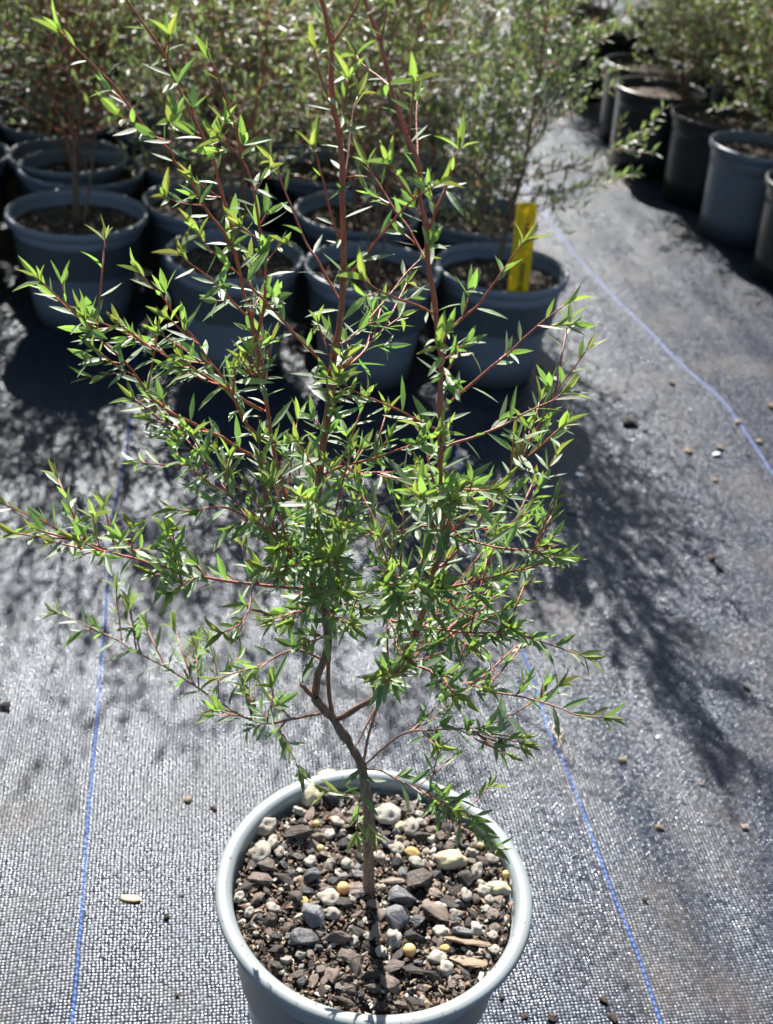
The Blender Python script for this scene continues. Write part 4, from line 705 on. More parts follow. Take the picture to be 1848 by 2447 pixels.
# traced pieces: kind, x, y from the pot centre (m), size (m), turn, then what tells it apart
CHIPS = [
    ('charcoal_chip', 0.0183, -0.0026, 0.0227, 0.3, (1.0, 0.9), 'largest dark charcoal lump, ridged, lying in front of the shrub stem', 'bark chip', ''),
    ('charcoal_chip', 0.0153, -0.0202, 0.0177, -0.6, (0.99, 1.0), 'flat blackish slab just in front of the largest charcoal lump', 'bark chip', ''),
    ('charcoal_chip', 0.0284, -0.0196, 0.0126, 0.0, (1.0, 0.96), 'small grey lump touching the flat blackish slab', 'bark chip', ''),
    ('bark_chip', 0.0281, 0.0115, 0.0201, 0.4, (1.0, 0.9), 'broad brown bark piece right behind the largest charcoal lump', 'bark chip', ''),
    ('bark_chip', 0.0389, -0.0103, 0.0212, -0.5, (1.0, 0.69), 'splintery brown bark piece beside the largest charcoal lump', 'bark chip', ''),
    ('charcoal_chip', -0.038, -0.0248, 0.0232, 1.2, (0.66, 1.0), 'flat grey slab of charred bark standing on edge towards the rim', 'bark chip', ''),
    ('charcoal_chip', -0.04, -0.0402, 0.0206, 0.2, (1.0, 1.0), 'dark lumpy chip in front of the flat grey slab', 'bark chip', ''),
    ('bark_chip', -0.0213, -0.038, 0.0193, 0.05, (1.0, 0.45), 'long brown bark chip next to the dark lumpy chip', 'bark chip', ''),
    ('bark_chip', -0.013, -0.0491, 0.015, -0.5, (1.0, 0.63), 'dark splinter of bark in front of the long brown chip', 'bark chip', ''),
    ('charcoal_chip', -0.0421, 0.0072, 0.0157, 0.0, (1.0, 0.73), 'grey oval chip halfway between stem and rim', 'bark chip', ''),
    ('bark_chip', -0.0577, 0.0022, 0.0131, 0.0, (0.98, 1.0), 'dark bark chip beside the grey oval chip', 'bark chip', ''),
    ('bark_chip', -0.0685, 0.0112, 0.0172, 0.3, (1.0, 0.81), 'rounded brown bark chip near the pale pebbles by the rim', 'bark chip', ''),
    ('bark_chip', -0.0727, -0.0003, 0.0171, 0.0, (1.0, 0.72), 'blackish bark chip below the rounded brown chip', 'bark chip', ''),
    ('bark_chip', -0.0819, -0.0071, 0.012, 0.0, (1.0, 0.88), 'dark bark chip wedged against the shaded inner wall', 'bark chip', ''),
    ('bark_chip', -0.0547, 0.0392, 0.022, -0.2, (1.0, 0.61), 'ribbed reddish brown bark chip behind the grey oval chip', 'bark chip', ''),
    ('charcoal_chip', -0.0357, 0.0748, 0.0173, -0.3, (1.0, 0.8), 'grey flat chip under the little side sprig', 'bark chip', ''),
    ('bark_chip', -0.0596, 0.0777, 0.0136, 1.0, (1.0, 0.96), 'greyish brown bark chip leaning on the far wall by the tall pebble', 'bark chip', ''),
    ('charcoal_chip', -0.0109, 0.0123, 0.0108, 0.0, (1.0, 0.92), 'dark chip at the foot of the stem', 'bark chip', ''),
    ('bark_chip', -0.0112, -0.0008, 0.0131, 0.0, (0.87, 1.0), 'brown chip beside the largest amber bead', 'bark chip', ''),
    ('bark_chip', -0.0184, -0.0116, 0.0121, 0.0, (0.93, 1.0), 'grey brown chip in front of the largest amber bead', 'bark chip', ''),
    ('bark_chip', 0.01, 0.0091, 0.0129, 0.0, (1.0, 0.89), 'brown chip touching the stem and the largest charcoal lump', 'bark chip', ''),
    ('charcoal_chip', 0.0276, -0.0319, 0.0173, 0.1, (1.0, 0.51), 'flat pale grey chip behind the amber bead nearest the rim', 'bark chip', ''),
    ('bark_chip', 0.0248, -0.0548, 0.0133, 0.0, (0.92, 1.0), 'rounded brown chip near the front wall', 'bark chip', ''),
    ('bark_chip', 0.0144, -0.0531, 0.011, 0.0, (0.99, 1.0), 'squarish grey brown chip near the front wall', 'bark chip', ''),
    ('wood_splinter', 0.0597, -0.0301, 0.0125, 0.0, (1.0, 0.77), 'longest pale wood splinter, thin, pointing at the rim', 'wood splinter', ''),
    ('wood_splinter', 0.0597, -0.0441, 0.0111, -0.25, (0.87, 1.0), 'shorter thick pale wood splinter in front of the longest one', 'wood splinter', ''),
    ('bark_chip', 0.0012, -0.0616, 0.0169, 0.25, (1.0, 0.46), 'long dark bark chip close to the front wall', 'bark chip', ''),
    ('bark_chip', 0.014, -0.0668, 0.0162, -0.6, (1.0, 0.72), 'dark bark chip lying right under the front rim', 'bark chip', ''),
    ('bark_chip', 0.004, -0.0693, 0.0121, 0.0, (1.0, 0.64), 'reddish brown bark chip lying right under the front rim', 'bark chip', ''),
    ('charcoal_chip', 0.0377, 0.0183, 0.0101, 0.0, (1.0, 0.99), 'dark stone-like chip just under the cream pebble', 'bark chip', ''),
    ('bark_chip', 0.0145, 0.0695, 0.0135, 0.0, (1.0, 0.64), 'dark bark chip behind the white pebble by the stem', 'bark chip', ''),
    ('charcoal_chip', -0.0164, 0.0407, 0.0125, 0.0, (1.0, 0.81), 'grey chip behind the stem towards the amber bead', 'bark chip', ''),
    ('bark_chip', 0.0573, 0.0159, 0.0183, 1.3, (0.55, 1.0), 'dark upright chip beside the cream pebble', 'bark chip', ''),
    ('charcoal_chip', 0.0566, -0.0241, 0.0154, 0.0, (1.0, 0.57), 'blackish chip behind the longest wood splinter', 'bark chip', ''),
    ('bark_chip', -0.0497, -0.0108, 0.013, 1.4, (0.65, 1.0), 'grey bark chip standing beside the orange stone', 'bark chip', ''),
    ('bark_chip', -0.0302, 0.061, 0.0112, 0.0, (1.0, 0.77), 'dark bark chip in front of the side sprig', 'bark chip', ''),
    ('charcoal_chip', -0.0434, -0.0051, 0.0127, 0.0, (1.0, 0.77), 'dark grey chip between the oval chip and the orange stone', 'bark chip', ''),
    ('bark_chip', 0.0289, 0.0484, 0.0118, 0.0, (1.0, 0.72), 'dark bark chip behind the ochre stone', 'bark chip', ''),
    ('bark_chip', 0.075, -0.008, 0.0114, 0.0, (0.87, 1.0), 'brown chip under the pair of pale pebbles by the rim', 'bark chip', ''),
    ('charcoal_chip', 0.0051, 0.0407, 0.0118, 0.0, (0.75, 1.0), 'small dark upright chip beside the round white pebble', 'bark chip', ''),
    ('pumice_pebble', 0.0038, 0.0641, 0.0172, 0.0, (1.0, 0.92), 'largest white pumice pebble, just behind the stem', 'pebble', ''),
    ('pumice_pebble', 0.0206, 0.0559, 0.0128, 0.0, (0.81, 1.0), 'tan knobbly pebble beside the largest white pumice pebble', 'pebble', ''),
    ('cream_pebble', 0.0131, 0.0559, 0.0085, 0.0, (0.87, 1.0), 'small cream pebble squeezed against the largest white pumice pebble', 'pebble', ''),
    ('pumice_pebble', 0.0126, 0.0368, 0.0093, 0.0, (0.98, 1.0), 'round white pebble in front of the ochre stone', 'pebble', ''),
    ('cream_pebble', 0.0484, 0.0311, 0.0164, 0.35, (1.0, 0.92), 'largest cream yellow pebble, lying under the drooping sprig', 'pebble', ''),
    ('cream_pebble', 0.0793, 0.0119, 0.0123, 0.0, (1.0, 0.78), 'pale cream pebble close to the rim beside a bead', 'pebble', ''),
    ('pumice_pebble', 0.0702, 0.0089, 0.0079, 0.0, (0.87, 1.0), 'small white pebble touching the pale cream pebble by the rim', 'pebble', ''),
    ('cream_pebble', -0.0385, 0.0946, 0.0115, 0.0, (1.0, 0.95), 'tan round pebble tucked under the far rim', 'pebble', ''),
    ('cream_pebble', -0.0499, 0.0755, 0.0191, 0.15, (0.57, 1.0), 'tall greenish white pebble standing by the far wall', 'pebble', ''),
    ('pumice_pebble', -0.0756, 0.0433, 0.0133, 0.0, (1.0, 0.89), 'pale grey pebble near the shaded wall behind the bulky white one', 'pebble', ''),
    ('pumice_pebble', -0.0758, 0.0211, 0.0158, 0.0, (0.78, 1.0), 'bulky white pebble near the shaded wall', 'pebble', ''),
    ('pumice_pebble', -0.0693, 0.031, 0.0114, 0.0, (0.61, 1.0), 'narrow tan pebble beside the bulky white one', 'pebble', ''),
    ('pumice_pebble', -0.0284, -0.0085, 0.0127, 0.0, (0.91, 1.0), 'white pebble beside the largest amber bead', 'pebble', ''),
    ('pumice_pebble', -0.026, -0.02, 0.0105, 0.0, (1.0, 0.74), 'flat bluish white pebble in front of the pebble beside the bead', 'pebble', ''),
    ('pumice_pebble', 0.0429, -0.0252, 0.0105, 0.0, (1.0, 0.77), 'white oval pebble behind the longest wood splinter', 'pebble', ''),
    ('pumice_pebble', 0.0143, -0.0334, 0.0124, 0.0, (0.54, 1.0), 'upright egg shaped white pebble in front of the flat blackish slab', 'pebble', ''),
    ('pumice_pebble', 0.027, 0.0261, 0.0094, 0.0, (1.0, 0.88), 'double lobed white pebble in front of the ochre stone', 'pebble', ''),
    ('pumice_pebble', -0.0326, 0.0429, 0.0073, 0.0, (1.0, 0.97), 'small white pumice pebble resting on the bark of the front pot', 'pebble', 'small white pebbles of the front pot'),
    ('pumice_pebble', -0.0186, 0.0194, 0.0076, 0.0, (0.87, 1.0), 'small white pumice pebble resting on the bark of the front pot', 'pebble', 'small white pebbles of the front pot'),
    ('pumice_pebble', 0.0011, 0.0287, 0.008, 0.0, (0.8, 1.0), 'small white pumice pebble resting on the bark of the front pot', 'pebble', 'small white pebbles of the front pot'),
    ('pumice_pebble', 0.0658, 0.0246, 0.0114, 0.0, (0.61, 1.0), 'small white pumice pebble resting on the bark of the front pot', 'pebble', 'small white pebbles of the front pot'),
    ('pumice_pebble', 0.0464, -0.0506, 0.0091, 0.0, (0.75, 1.0), 'small white pumice pebble resting on the bark of the front pot', 'pebble', 'small white pebbles of the front pot'),
    ('pumice_pebble', -0.0013, -0.0333, 0.0058, 0.0, (1.0, 0.99), 'small white pumice pebble resting on the bark of the front pot', 'pebble', 'small white pebbles of the front pot'),
    ('pumice_pebble', -0.0617, -0.0201, 0.0071, 0.0, (0.99, 1.0), 'small white pumice pebble resting on the bark of the front pot', 'pebble', 'small white pebbles of the front pot'),
    ('pumice_pebble', 0.0747, -0.024, 0.0065, 0.0, (0.87, 1.0), 'small white pumice pebble resting on the bark of the front pot', 'pebble', 'small white pebbles of the front pot'),
    ('pumice_pebble', 0.042, -0.0064, 0.0064, 0.0, (1.0, 0.97), 'small white pumice pebble resting on the bark of the front pot', 'pebble', 'small white pebbles of the front pot'),
    ('pumice_pebble', 0.0067, -0.0439, 0.0079, 0.0, (0.9, 1.0), 'small white pumice pebble resting on the bark of the front pot', 'pebble', 'small white pebbles of the front pot'),
    ('pumice_pebble', -0.0491, -0.056, 0.0063, 0.0, (1.0, 0.8), 'small white pumice pebble resting on the bark of the front pot', 'pebble', 'small white pebbles of the front pot'),
    ('pumice_pebble', -0.0283, 0.0542, 0.0075, 0.0, (0.95, 1.0), 'small white pumice pebble resting on the bark of the front pot', 'pebble', 'small white pebbles of the front pot'),
    ('pumice_pebble', 0.027, 0.0684, 0.0055, 0.0, (0.98, 1.0), 'small white pumice pebble resting on the bark of the front pot', 'pebble', 'small white pebbles of the front pot'),
    ('pumice_pebble', 0.0279, 0.0613, 0.0062, 0.0, (0.97, 1.0), 'small white pumice pebble resting on the bark of the front pot', 'pebble', 'small white pebbles of the front pot'),
    ('pumice_pebble', 0.0586, 0.004, 0.0109, 0.0, (0.47, 1.0), 'small white pumice pebble resting on the bark of the front pot', 'pebble', 'small white pebbles of the front pot'),
    ('pumice_pebble', 0.0757, -0.0343, 0.0064, 0.0, (0.87, 1.0), 'small white pumice pebble resting on the bark of the front pot', 'pebble', 'small white pebbles of the front pot'),
    ('pumice_pebble', 0.0522, -0.0102, 0.0059, 0.0, (1.0, 0.99), 'small white pumice pebble resting on the bark of the front pot', 'pebble', 'small white pebbles of the front pot'),
    ('pumice_pebble', 0.0414, -0.0439, 0.0087, 0.0, (0.92, 1.0), 'small white pumice pebble resting on the bark of the front pot', 'pebble', 'small white pebbles of the front pot'),
    ('pumice_pebble', -0.0428, 0.0188, 0.0076, 0.0, (0.91, 1.0), 'small white pumice pebble resting on the bark of the front pot', 'pebble', 'small white pebbles of the front pot'),
    ('pumice_pebble', -0.0551, 0.0607, 0.0066, 0.0, (1.0, 0.89), 'small white pumice pebble resting on the bark of the front pot', 'pebble', 'small white pebbles of the front pot'),
    ('pumice_pebble', 0.0713, -0.0049, 0.0065, 0.0, (0.87, 1.0), 'small white pumice pebble resting on the bark of the front pot', 'pebble', 'small white pebbles of the front pot'),
    ('pumice_pebble', 0.0733, 0.0029, 0.0082, 0.0, (0.56, 1.0), 'small white pumice pebble resting on the bark of the front pot', 'pebble', 'small white pebbles of the front pot'),
    ('pumice_pebble', 0.0899, 0.0177, 0.0077, 0.0, (0.68, 1.0), 'small white pumice pebble resting on the bark of the front pot', 'pebble', 'small white pebbles of the front pot'),
    ('pumice_pebble', 0.0648, -0.0209, 0.0081, 0.0, (0.7, 1.0), 'small white pumice pebble resting on the bark of the front pot', 'pebble', 'small white pebbles of the front pot'),
    ('pumice_pebble', -0.0412, -0.0512, 0.0052, 0.0, (1.0, 0.97), 'small white pumice pebble resting on the bark of the front pot', 'pebble', 'small white pebbles of the front pot'),
    ('pumice_pebble', -0.0708, 0.047, 0.0075, 0.0, (0.59, 1.0), 'small white pumice pebble resting on the bark of the front pot', 'pebble', 'small white pebbles of the front pot'),
    ('pumice_pebble', -0.0637, 0.0238, 0.0093, 0.0, (0.56, 1.0), 'small white pumice pebble resting on the bark of the front pot', 'pebble', 'small white pebbles of the front pot'),
    ('pumice_pebble', -0.076, -0.0248, 0.0064, 0.0, (0.96, 1.0), 'small white pumice pebble resting on the bark of the front pot', 'pebble', 'small white pebbles of the front pot'),
    ('pumice_pebble', -0.0839, -0.0144, 0.0071, 0.0, (0.95, 1.0), 'small white pumice pebble resting on the bark of the front pot', 'pebble', 'small white pebbles of the front pot'),
    ('pumice_pebble', 0.0759, 0.0357, 0.0071, 0.0, (0.99, 1.0), 'small white pumice pebble resting on the bark of the front pot', 'pebble', 'small white pebbles of the front pot'),
    ('pumice_pebble', 0.0626, 0.04, 0.0061, 0.0, (0.97, 1.0), 'small white pumice pebble resting on the bark of the front pot', 'pebble', 'small white pebbles of the front pot'),
    ('pumice_pebble', 0.069, 0.0145, 0.0056, 0.0, (0.92, 1.0), 'small white pumice pebble resting on the bark of the front pot', 'pebble', 'small white pebbles of the front pot'),
    ('pumice_pebble', -0.0102, -0.0383, 0.0067, 0.0, (0.79, 1.0), 'small white pumice pebble resting on the bark of the front pot', 'pebble', 'small white pebbles of the front pot'),
    ('pumice_pebble', 0.035, 0.0475, 0.0075, 0.0, (0.67, 1.0), 'small white pumice pebble resting on the bark of the front pot', 'pebble', 'small white pebbles of the front pot'),
    ('amber_bead', -0.0765, 0.0514, 0.0055, 0.0, (0.97, 1.0), 'amber bead in the shade of the wall beside the pale grey pebble', 'bead', ''),
    ('amber_bead', -0.0422, 0.0511, 0.0052, 0.0, (0.97, 1.0), 'amber bead behind the ribbed reddish brown chip', 'bead', ''),
    ('amber_bead', -0.0374, 0.0304, 0.0054, 0.0, (0.97, 1.0), 'amber bead in front of the ribbed reddish brown chip', 'bead', ''),
    ('amber_bead', -0.0199, 0.0002, 0.0085, 0.0, (0.97, 1.0), 'largest amber bead, near the foot of the stem', 'bead', ''),
    ('amber_bead', 0.0685, 0.0465, 0.0052, 0.0, (0.97, 1.0), 'amber bead under the tip of the drooping sprig', 'bead', ''),
    ('amber_bead', 0.0849, 0.0242, 0.0057, 0.0, (0.97, 1.0), 'amber bead close to the rim above the pale cream pebble', 'bead', ''),
    ('amber_bead', 0.024, -0.0409, 0.0085, 0.0, (0.97, 1.0), 'dull amber bead in front of the flat pale grey chip', 'bead', ''),
    ('ochre_stone', 0.0234, 0.0337, 0.0091, 0.0, (1.0, 0.89), 'ochre yellow stone behind the double lobed pebble', 'pebble', ''),
    ('ochre_stone', -0.0438, -0.0126, 0.0065, 0.0, (1.0, 1.0), 'orange tan stone beside the flat grey slab', 'pebble', ''),
    ('ochre_stone', 0.0456, -0.037, 0.0061, 0.0, (1.0, 0.89), 'orange crumb of stone between the two wood splinters', 'pebble', '')
]
for kind, x, y, s, rz, asp, label, cat, grp in CHIPS:
    put(kind, x, y, s, label, cat, grp or None, rz=rz, asp=asp, sink=.22 if s > .008 else .1, tilt=.5 if kind in ('bark_chip', 'charcoal_chip') else .25)

RIN = .0840
def scatter(kind, count, s0, s1, label, cat, group, overlap, sink):
    k = tries = 0
    while k < count and tries < count * 60:
        tries += 1
        a, rr = rc.uniform(0, 6.283), RIN * math.sqrt(rc.random())
        x, y, s = rr * math.cos(a), rr * math.sin(a), rc.uniform(s0, s1)
        if rr + s * .45 > RIN + .001: continue
        if math.hypot(x - (base.x - POT.x), y - (base.y - POT.y)) < .0055: continue
        if any((x - q[0]) ** 2 + (y - q[1]) ** 2 < ((s * .5 + q[2]) * overlap) ** 2 for q in placed): continue
        put(kind, x, y, s, label, cat, group, sink=sink, tilt=.7); k += 1
scatter('bark_chip', 95, .006, .0115, 'brown chip of bark lying loose among the mixed pieces in the front pot', 'bark chip', 'small bark chips in the front pot', .72, .25)
scatter('charcoal_chip', 40, .005, .009, 'small blackened chip lying among the bark in the front pot', 'bark chip', 'small black chips in the front pot', .70, .2)
scatter('pumice_pebble', 55, .0024, .0048, 'tiny pale pumice stone sprinkled among the bark in the front pot', 'pebble', 'tiny pumice stones in the front pot', .62, .1)

# fine crumbs between the pieces
cv, cf, cc = [], [], []
crumb_src = []
for _ in range(10):
    bm = hull_chip(rc, 9, rc.uniform(.45, .9)); bmesh.ops.triangulate(bm, faces=bm.faces)
    bm.verts.index_update(); crumb_src.append(([v.co.copy() for v in bm.verts], [[v.index for v in f.verts] for f in bm.faces])); bm.free()
for _ in range(5200):
    a, rr = rc.uniform(0, 6.283), (RIN + .003) * math.sqrt(rc.random())
    s = rc.choice((.0016, .002, .0026, .0034, .0046)) * rc.uniform(.8, 1.3)
    vs_, fs_ = crumb_src[rc.randrange(10)]
    rot = Matrix.Rotation(rc.uniform(0, 6.28), 3, 'Z') @ Matrix.Rotation(rc.uniform(-.8, .8), 3, 'X')
    st = rc.uniform(1, 1.9)
    p = Vector((POT.x + rr * math.cos(a), POT.y + rr * math.sin(a), SOIL_Z - .0012 + rc.uniform(0, .0032)))
    b = len(cv); cv += [tuple(p + rot @ Vector((q.x * s * st, q.y * s, q.z * s))) for q in vs_]
    cf += [tuple(b + i for i in f) for f in fs_]
    t = rc.random()
    c = (.50, .46, .38) if t < .13 else (.20, .12, .08) if t < .40 else (.06, .042, .032) if t < .85 else (.28, .20, .13)
    k = rc.uniform(.7, 1.2); cc += [(c[0] * k, c[1] * k, c[2] * k, 1)] * len(vs_)
tag(link_mesh('potting_crumbs', mesh('potting_crumbs', cv, cf, MAT['crumb'], smooth=False, cols=cc)), 'fine crumbs of bark and pumice between the larger pieces in the front pot', 'potting mix', None, 'stuff')

# ------------------------------------------------------------------ the shrubs in the pots behind
def make_bush(name, seed, h, spread, bare, stems, nb=14, main=None, extra=None, dens=1.2):
    rn = random.Random(seed); t = empty(name, (0, 0, 0)); lv, tw = Leaves(), Tubes()
    def leaves_on(path, start=.1, step=.0060, low=0.0):
        walk = resample(path, step / dens); n = len(walk); ang = rn.uniform(0, 6)
        for i in range(max(1, int(n * start)), n):
            p, r = walk[i]; d0 = (walk[min(i + 1, n - 1)][0] - walk[i - 1][0])
            if d0.length < 1e-6: continue
            d0.normalize(); e1, e2 = frame_of(d0); ang += 2.4 + rn.uniform(-.4, .4)
            rad = e1 * math.cos(ang) + e2 * math.sin(ang); a = R(rn.uniform(25, 75))
            d = (d0 * math.cos(a) + rad * math.sin(a) + Vector((0, 0, .15))).normalized()
            age = max(0, min(1, (i / n) * .5 + rn.uniform(-.2, .3))); L = rn.uniform(.0115, .0185)
            lv.simple(p, d, (d0 * .4 - rad * .3 + Vector((rn.uniform(-.45, .45), rn.uniform(-.5, .4), 1.15))).normalized(), L, L * rn.uniform(.24, .34), (age, rn.random(), .6 if rn.random() < .02 else 0, 1))
    def branch(p, r, d, ln, sub):
        q, pts = p.copy(), [(p, r)]; dd = d.copy()
        for k in range(5):
            dd = (dd + Vector((rn.uniform(-.16, .16), rn.uniform(-.16, .16), rn.uniform(-.02, .14)))).normalized()
            q = q + dd * ln / 5; pts.append((q.copy(), max(.0004, r * (1 - .15 * (k + 1)))))
        tw.tube(pts, 4, lambda x, rr: .85); leaves_on(pts, .12)
        for _ in range(sub):
            i = rn.randint(1, 4); pp, r2 = pts[i]; e1, e2 = frame_of(dd); a = rn.uniform(0, 6.28)
            branch(pp, r2 * .7, (dd * .8 + (e1 * math.cos(a) + e2 * math.sin(a)) * .8).normalized(), ln * rn.uniform(.35, .65), 0)
    for s in range(stems):
        if main: raw = [Vector(p) for p in main]
        else:
            az = 6.283 * s / stems + rn.uniform(-.5, .5); sp_ = spread * rn.uniform(.25, .75); top = h * rn.uniform(.80, 1.0)
            raw = [Vector((.006 * math.cos(az), .006 * math.sin(az), -.012))]
            for k in range(1, 6):
                f = k / 5; raw.append(Vector((sp_ * f ** 1.25 * math.cos(az) + rn.uniform(-.009, .009), sp_ * f ** 1.25 * math.sin(az) + rn.uniform(-.009, .009), top * f)))
        c = catmull(raw, 6); L = len(c); r0 = .0035 if main else .0024
        path = [(p, r0 * (1 - .78 * i / L)) for i, p in enumerate(c)]
        tb = Tubes(); tb.tube(path, 7, stem_age, .2)
        link_mesh('stem', mesh('stem', tb.v, tb.f, MAT['stem'], cols=tb.c), t)
        leaves_on(path[int(L * .6):], .1)
        for k in range(nb):
            f = bare + (1 - bare) * (k + rn.random()) / nb
            i = min(L - 2, int(L * f)); p, r = path[i]; d0 = (path[i + 1][0] - path[i][0]).normalized()
            a = rn.uniform(0, 6.283); out = Vector((math.cos(a), math.sin(a), 0)) + Vector((p.x, p.y, 0)) * 4
            d = (d0 * rn.uniform(.3, .9) + out.normalized() * 1.0).normalized()
            branch(p, min(r * .6, .0012), d, spread * rn.uniform(.5, 1.0) * (1.15 - .4 * f), 4)
    for a, b in (extra or []):
        pts = [(Vector(a).lerp(Vector(b), i / 6) + Vector((0, 0, .006 * math.sin(i))), .0011 - .0001 * i) for i in range(7)]
        tw.tube(pts, 4, lambda x, rr: .85); leaves_on(pts, .05, .0095)
    fo = link_mesh('foliage', mesh('foliage', lv.v, lv.f, MAT['far_leaf'], smooth=False, cols=lv.c), t)
    link_mesh('twig', mesh('twig', tw.v, tw.f, MAT['stem'], cols=tw.c), t)
    return t

protos = [make_bush('bushy_shrub', 100 + i, h, s, b, n, 15, dens=.68) for i, (h, s, b, n) in enumerate(
    [(.47, .17, .14, 4), (.43, .18, .12, 4), (.50, .16, .15, 4), (.45, .19, .12, 5)])]
thin = [make_bush('airy_shrub', 415 + i, .46 - .02 * i, .18, .25, 4, 14, dens=.40) for i in range(2)]
deep = [make_bush('deep_bushy_shrub', 300 + i, .47 - .03 * i, .18, .22, 4, 16, dens=.95) for i in range(2)]
low = [make_bush('low_bushy_shrub', 200 + i, h, s, b, n, 15, dens=.8) for i, (h, s, b, n) in enumerate([(.40, .19, .10, 5), (.36, .20, .08, 5)])]
used = set()
def bush(kind, loc, rz, scale, label, group):
    src = {'p': protos, 'l': low}[kind][0] if isinstance(kind, str) else kind
    c = src if src.name not in used else copy_tree(src)
    used.add(src.name)
    c.location = loc; c.rotation_euler = (0, 0, rz); c.scale = (scale,) * 3
    return tag(c, label, 'shrub', group)

def pot_proto(name, m, rt, rb, h, lip, soil_z, soil_m, seed, band=True):
    return build_pot(name, (0, 0, 0), m, rt, rb, h, lip, soil_z, soil_m, seed, n=64, band=band)
PK = {'slate': pot_proto('plastic_pot', MAT['slate'], .0985, .066, .16, .0062, .138, MAT['soil_grey'], 4),
      'black': pot_proto('black_pot', MAT['black'], .101, .084, .175, .0070, .155, MAT['soil'], 9),
      'blackgrey': pot_proto('plastic_pot', MAT['slate'], .101, .084, .175, .0070, .155, MAT['soil'], 12)}
pk_used = set()
def pot(kind, x, y, label, group, scale=1.0, rz=None):
    c = PK[kind] if kind not in pk_used else copy_tree(PK[kind])
    pk_used.add(kind)
    c.location = (x, y, 0); c.rotation_euler = (0, 0, rng.uniform(0, 6.28) if rz is None else rz); c.scale = (scale, scale, 1)
    return tag(c, label, 'pot', group)

rb_ = random.Random(8)
GP, GS = 'slate grey pots of the rear block', 'bushy shrubs of the rear block'
front = [  # x, y, scale, pot label, shrub label, shrub prototype index (None = the one with the yellow tag)
    (-.484, 1.632, 1.02, 'slate grey pot with sunlit rim segments, bare reddish stems rising from its dark soil', 'shrub with several bare reddish stems in the slate pot nearest the dappled shade', 0),
    (-.2406, 1.5335, .97, 'slate grey pot between the sunlit-rim pot and the half-hidden middle pot', 'shrub in the slate pot behind the upper left sprays of the front shrub', 1),
    (-.0525, 1.5344, .95, 'slate grey pot mostly hidden by the middle of the front shrub', 'shrub in the slate pot straight behind the leader stems of the front shrub', 2),
    (.1272, 1.5809, .955, 'slate grey pot holding the yellow plant tag, last one before the open path', '', None),
    (-.5326, 1.8326, 1.0, 'slate grey pot directly behind the one with the sunlit rim', 'shrub in the pot behind the bare reddish stems', 3),
    (-.70, 1.62, 1.0, 'slate grey pot cut by the picture edge beside the sunlit-rim pot', 'shrub in the pot cut by the picture edge', 2),
    (-.315, 1.735, .98, 'slate grey pot in the second row behind the gap of two front pots', 'shrub of the second row filling the gap between two front pots', 0),
    (-.0900, 1.752, .97, 'slate grey pot of the second row showing a pale rim between the leader stems', 'shrub of the second row seen between the two leader stems', 1),
    (.0950, 1.795, .97, 'slate grey pot right behind the pot with the yellow tag', 'shrub standing right behind the tagged pot', 3),
]
for i, (x, y, s, pl, sl, k) in enumerate(front):
    pot('slate', x, y, pl, 'grey nursery pots', s)
    if k is not None: bush(thin[k % 2] if i in (0, 1, 2, 4, 5) else low[k % 2] if i == 6 else protos[k], (x, y, .138), rb_.uniform(0, 6.28), rb_.uniform(.92, 1.05), sl, GS)
# the shrub that leans over the path, with its low twigs
tagged = make_bush('leaning_shrub', 77, .47, .175, .18, 1, 46, main=[(-.006, .03, -.01), (-.003, .022, .03), (.003, .018, .09), (.010, .014, .15), (.012, .012, .22), (.012, .01, .29), (.010, .008, .37), (.012, .0, .44)],
                   extra=[((.010, .02, .155), (.155, .012, .165)), ((.03, .016, .16), (.082, .01, .075)), ((.0, .02, .11), (-.07, -.02, .15))], dens=1.2)
tagged.location = (.1272, 1.5809, .138)
tag(tagged, 'sparser shrub leaning over the path, growing beside the yellow tag', 'shrub', GS)
# deeper rows
ev, eu = Vector((-.184, .983, 0)), Vector((.983, .184, 0))
org = Vector((.105, 1.60, 0))
for r in range(2, 9):
    for c in range(0, 6 + (r > 3)):
        p = org + ev * (.200 * r) - eu * (.203 * c + (.05 if r % 2 else 0)) + Vector((rb_.uniform(-.012, .012), rb_.uniform(-.012, .012), 0))
        pot('slate', p.x, p.y, 'slate grey pot buried in foliage deep in the rear block', GP, .97)
        bush(protos[rb_.randrange(4)] if r < 3 else deep[rb_.randrange(2)], (p.x, p.y, .138), rb_.uniform(0, 6.28), rb_.uniform(.9, 1.12), 'bushy shrub merging into the mass of foliage deep in the rear block', GS + ', deep')
for x, y in ((-.93, 1.72), (-.75, 1.84), (-.97, 1.93)):
    bush(thin[rb_.randrange(2)], (x, y, .138), rb_.uniform(0, 6.28), 1.0, 'bushy shrub merging into the mass of foliage deep in the rear block', GS + ', deep')
    pot('slate', x, y, 'slate grey pot buried in foliage deep in the rear block', GP)

# the row on the other side of the path
GB, GR = 'black pots beside the path', 'bushy shrubs beside the path'
rowp = [(.505, 2.93, 'black', 'narrow visible slice of a black pot farthest up the path edge'), (.505, 2.70, 'black', 'black pot with a wide sunlit lip, second along the path edge from the far end'),
        (.600, 2.505, 'black', 'black pot between the wide-lipped black one and the grey one'), (.645, 2.305, 'blackgrey', 'only slate grey pot in the black row beside the path'),
        (.705, 2.085, 'black', 'black pot nearest the viewer in the row beside the path')]
rowl = ['shrub in the farthest black pot of the path edge', 'shrub over the wide-lipped black pot', 'shrub over the black pot next to the grey one', 'shrub over the only grey pot beside the path', 'shrub over the nearest black pot beside the path']
for i, (x, y, k, l) in enumerate(rowp):
    pot(k, x, y, l, GB if k == 'black' else 'grey nursery pots')
    bush(low[i % 2], (x + .055, y + .03, .155), rb_.uniform(0, 6.28), rb_.uniform(.95, 1.05), rowl[i], GR)
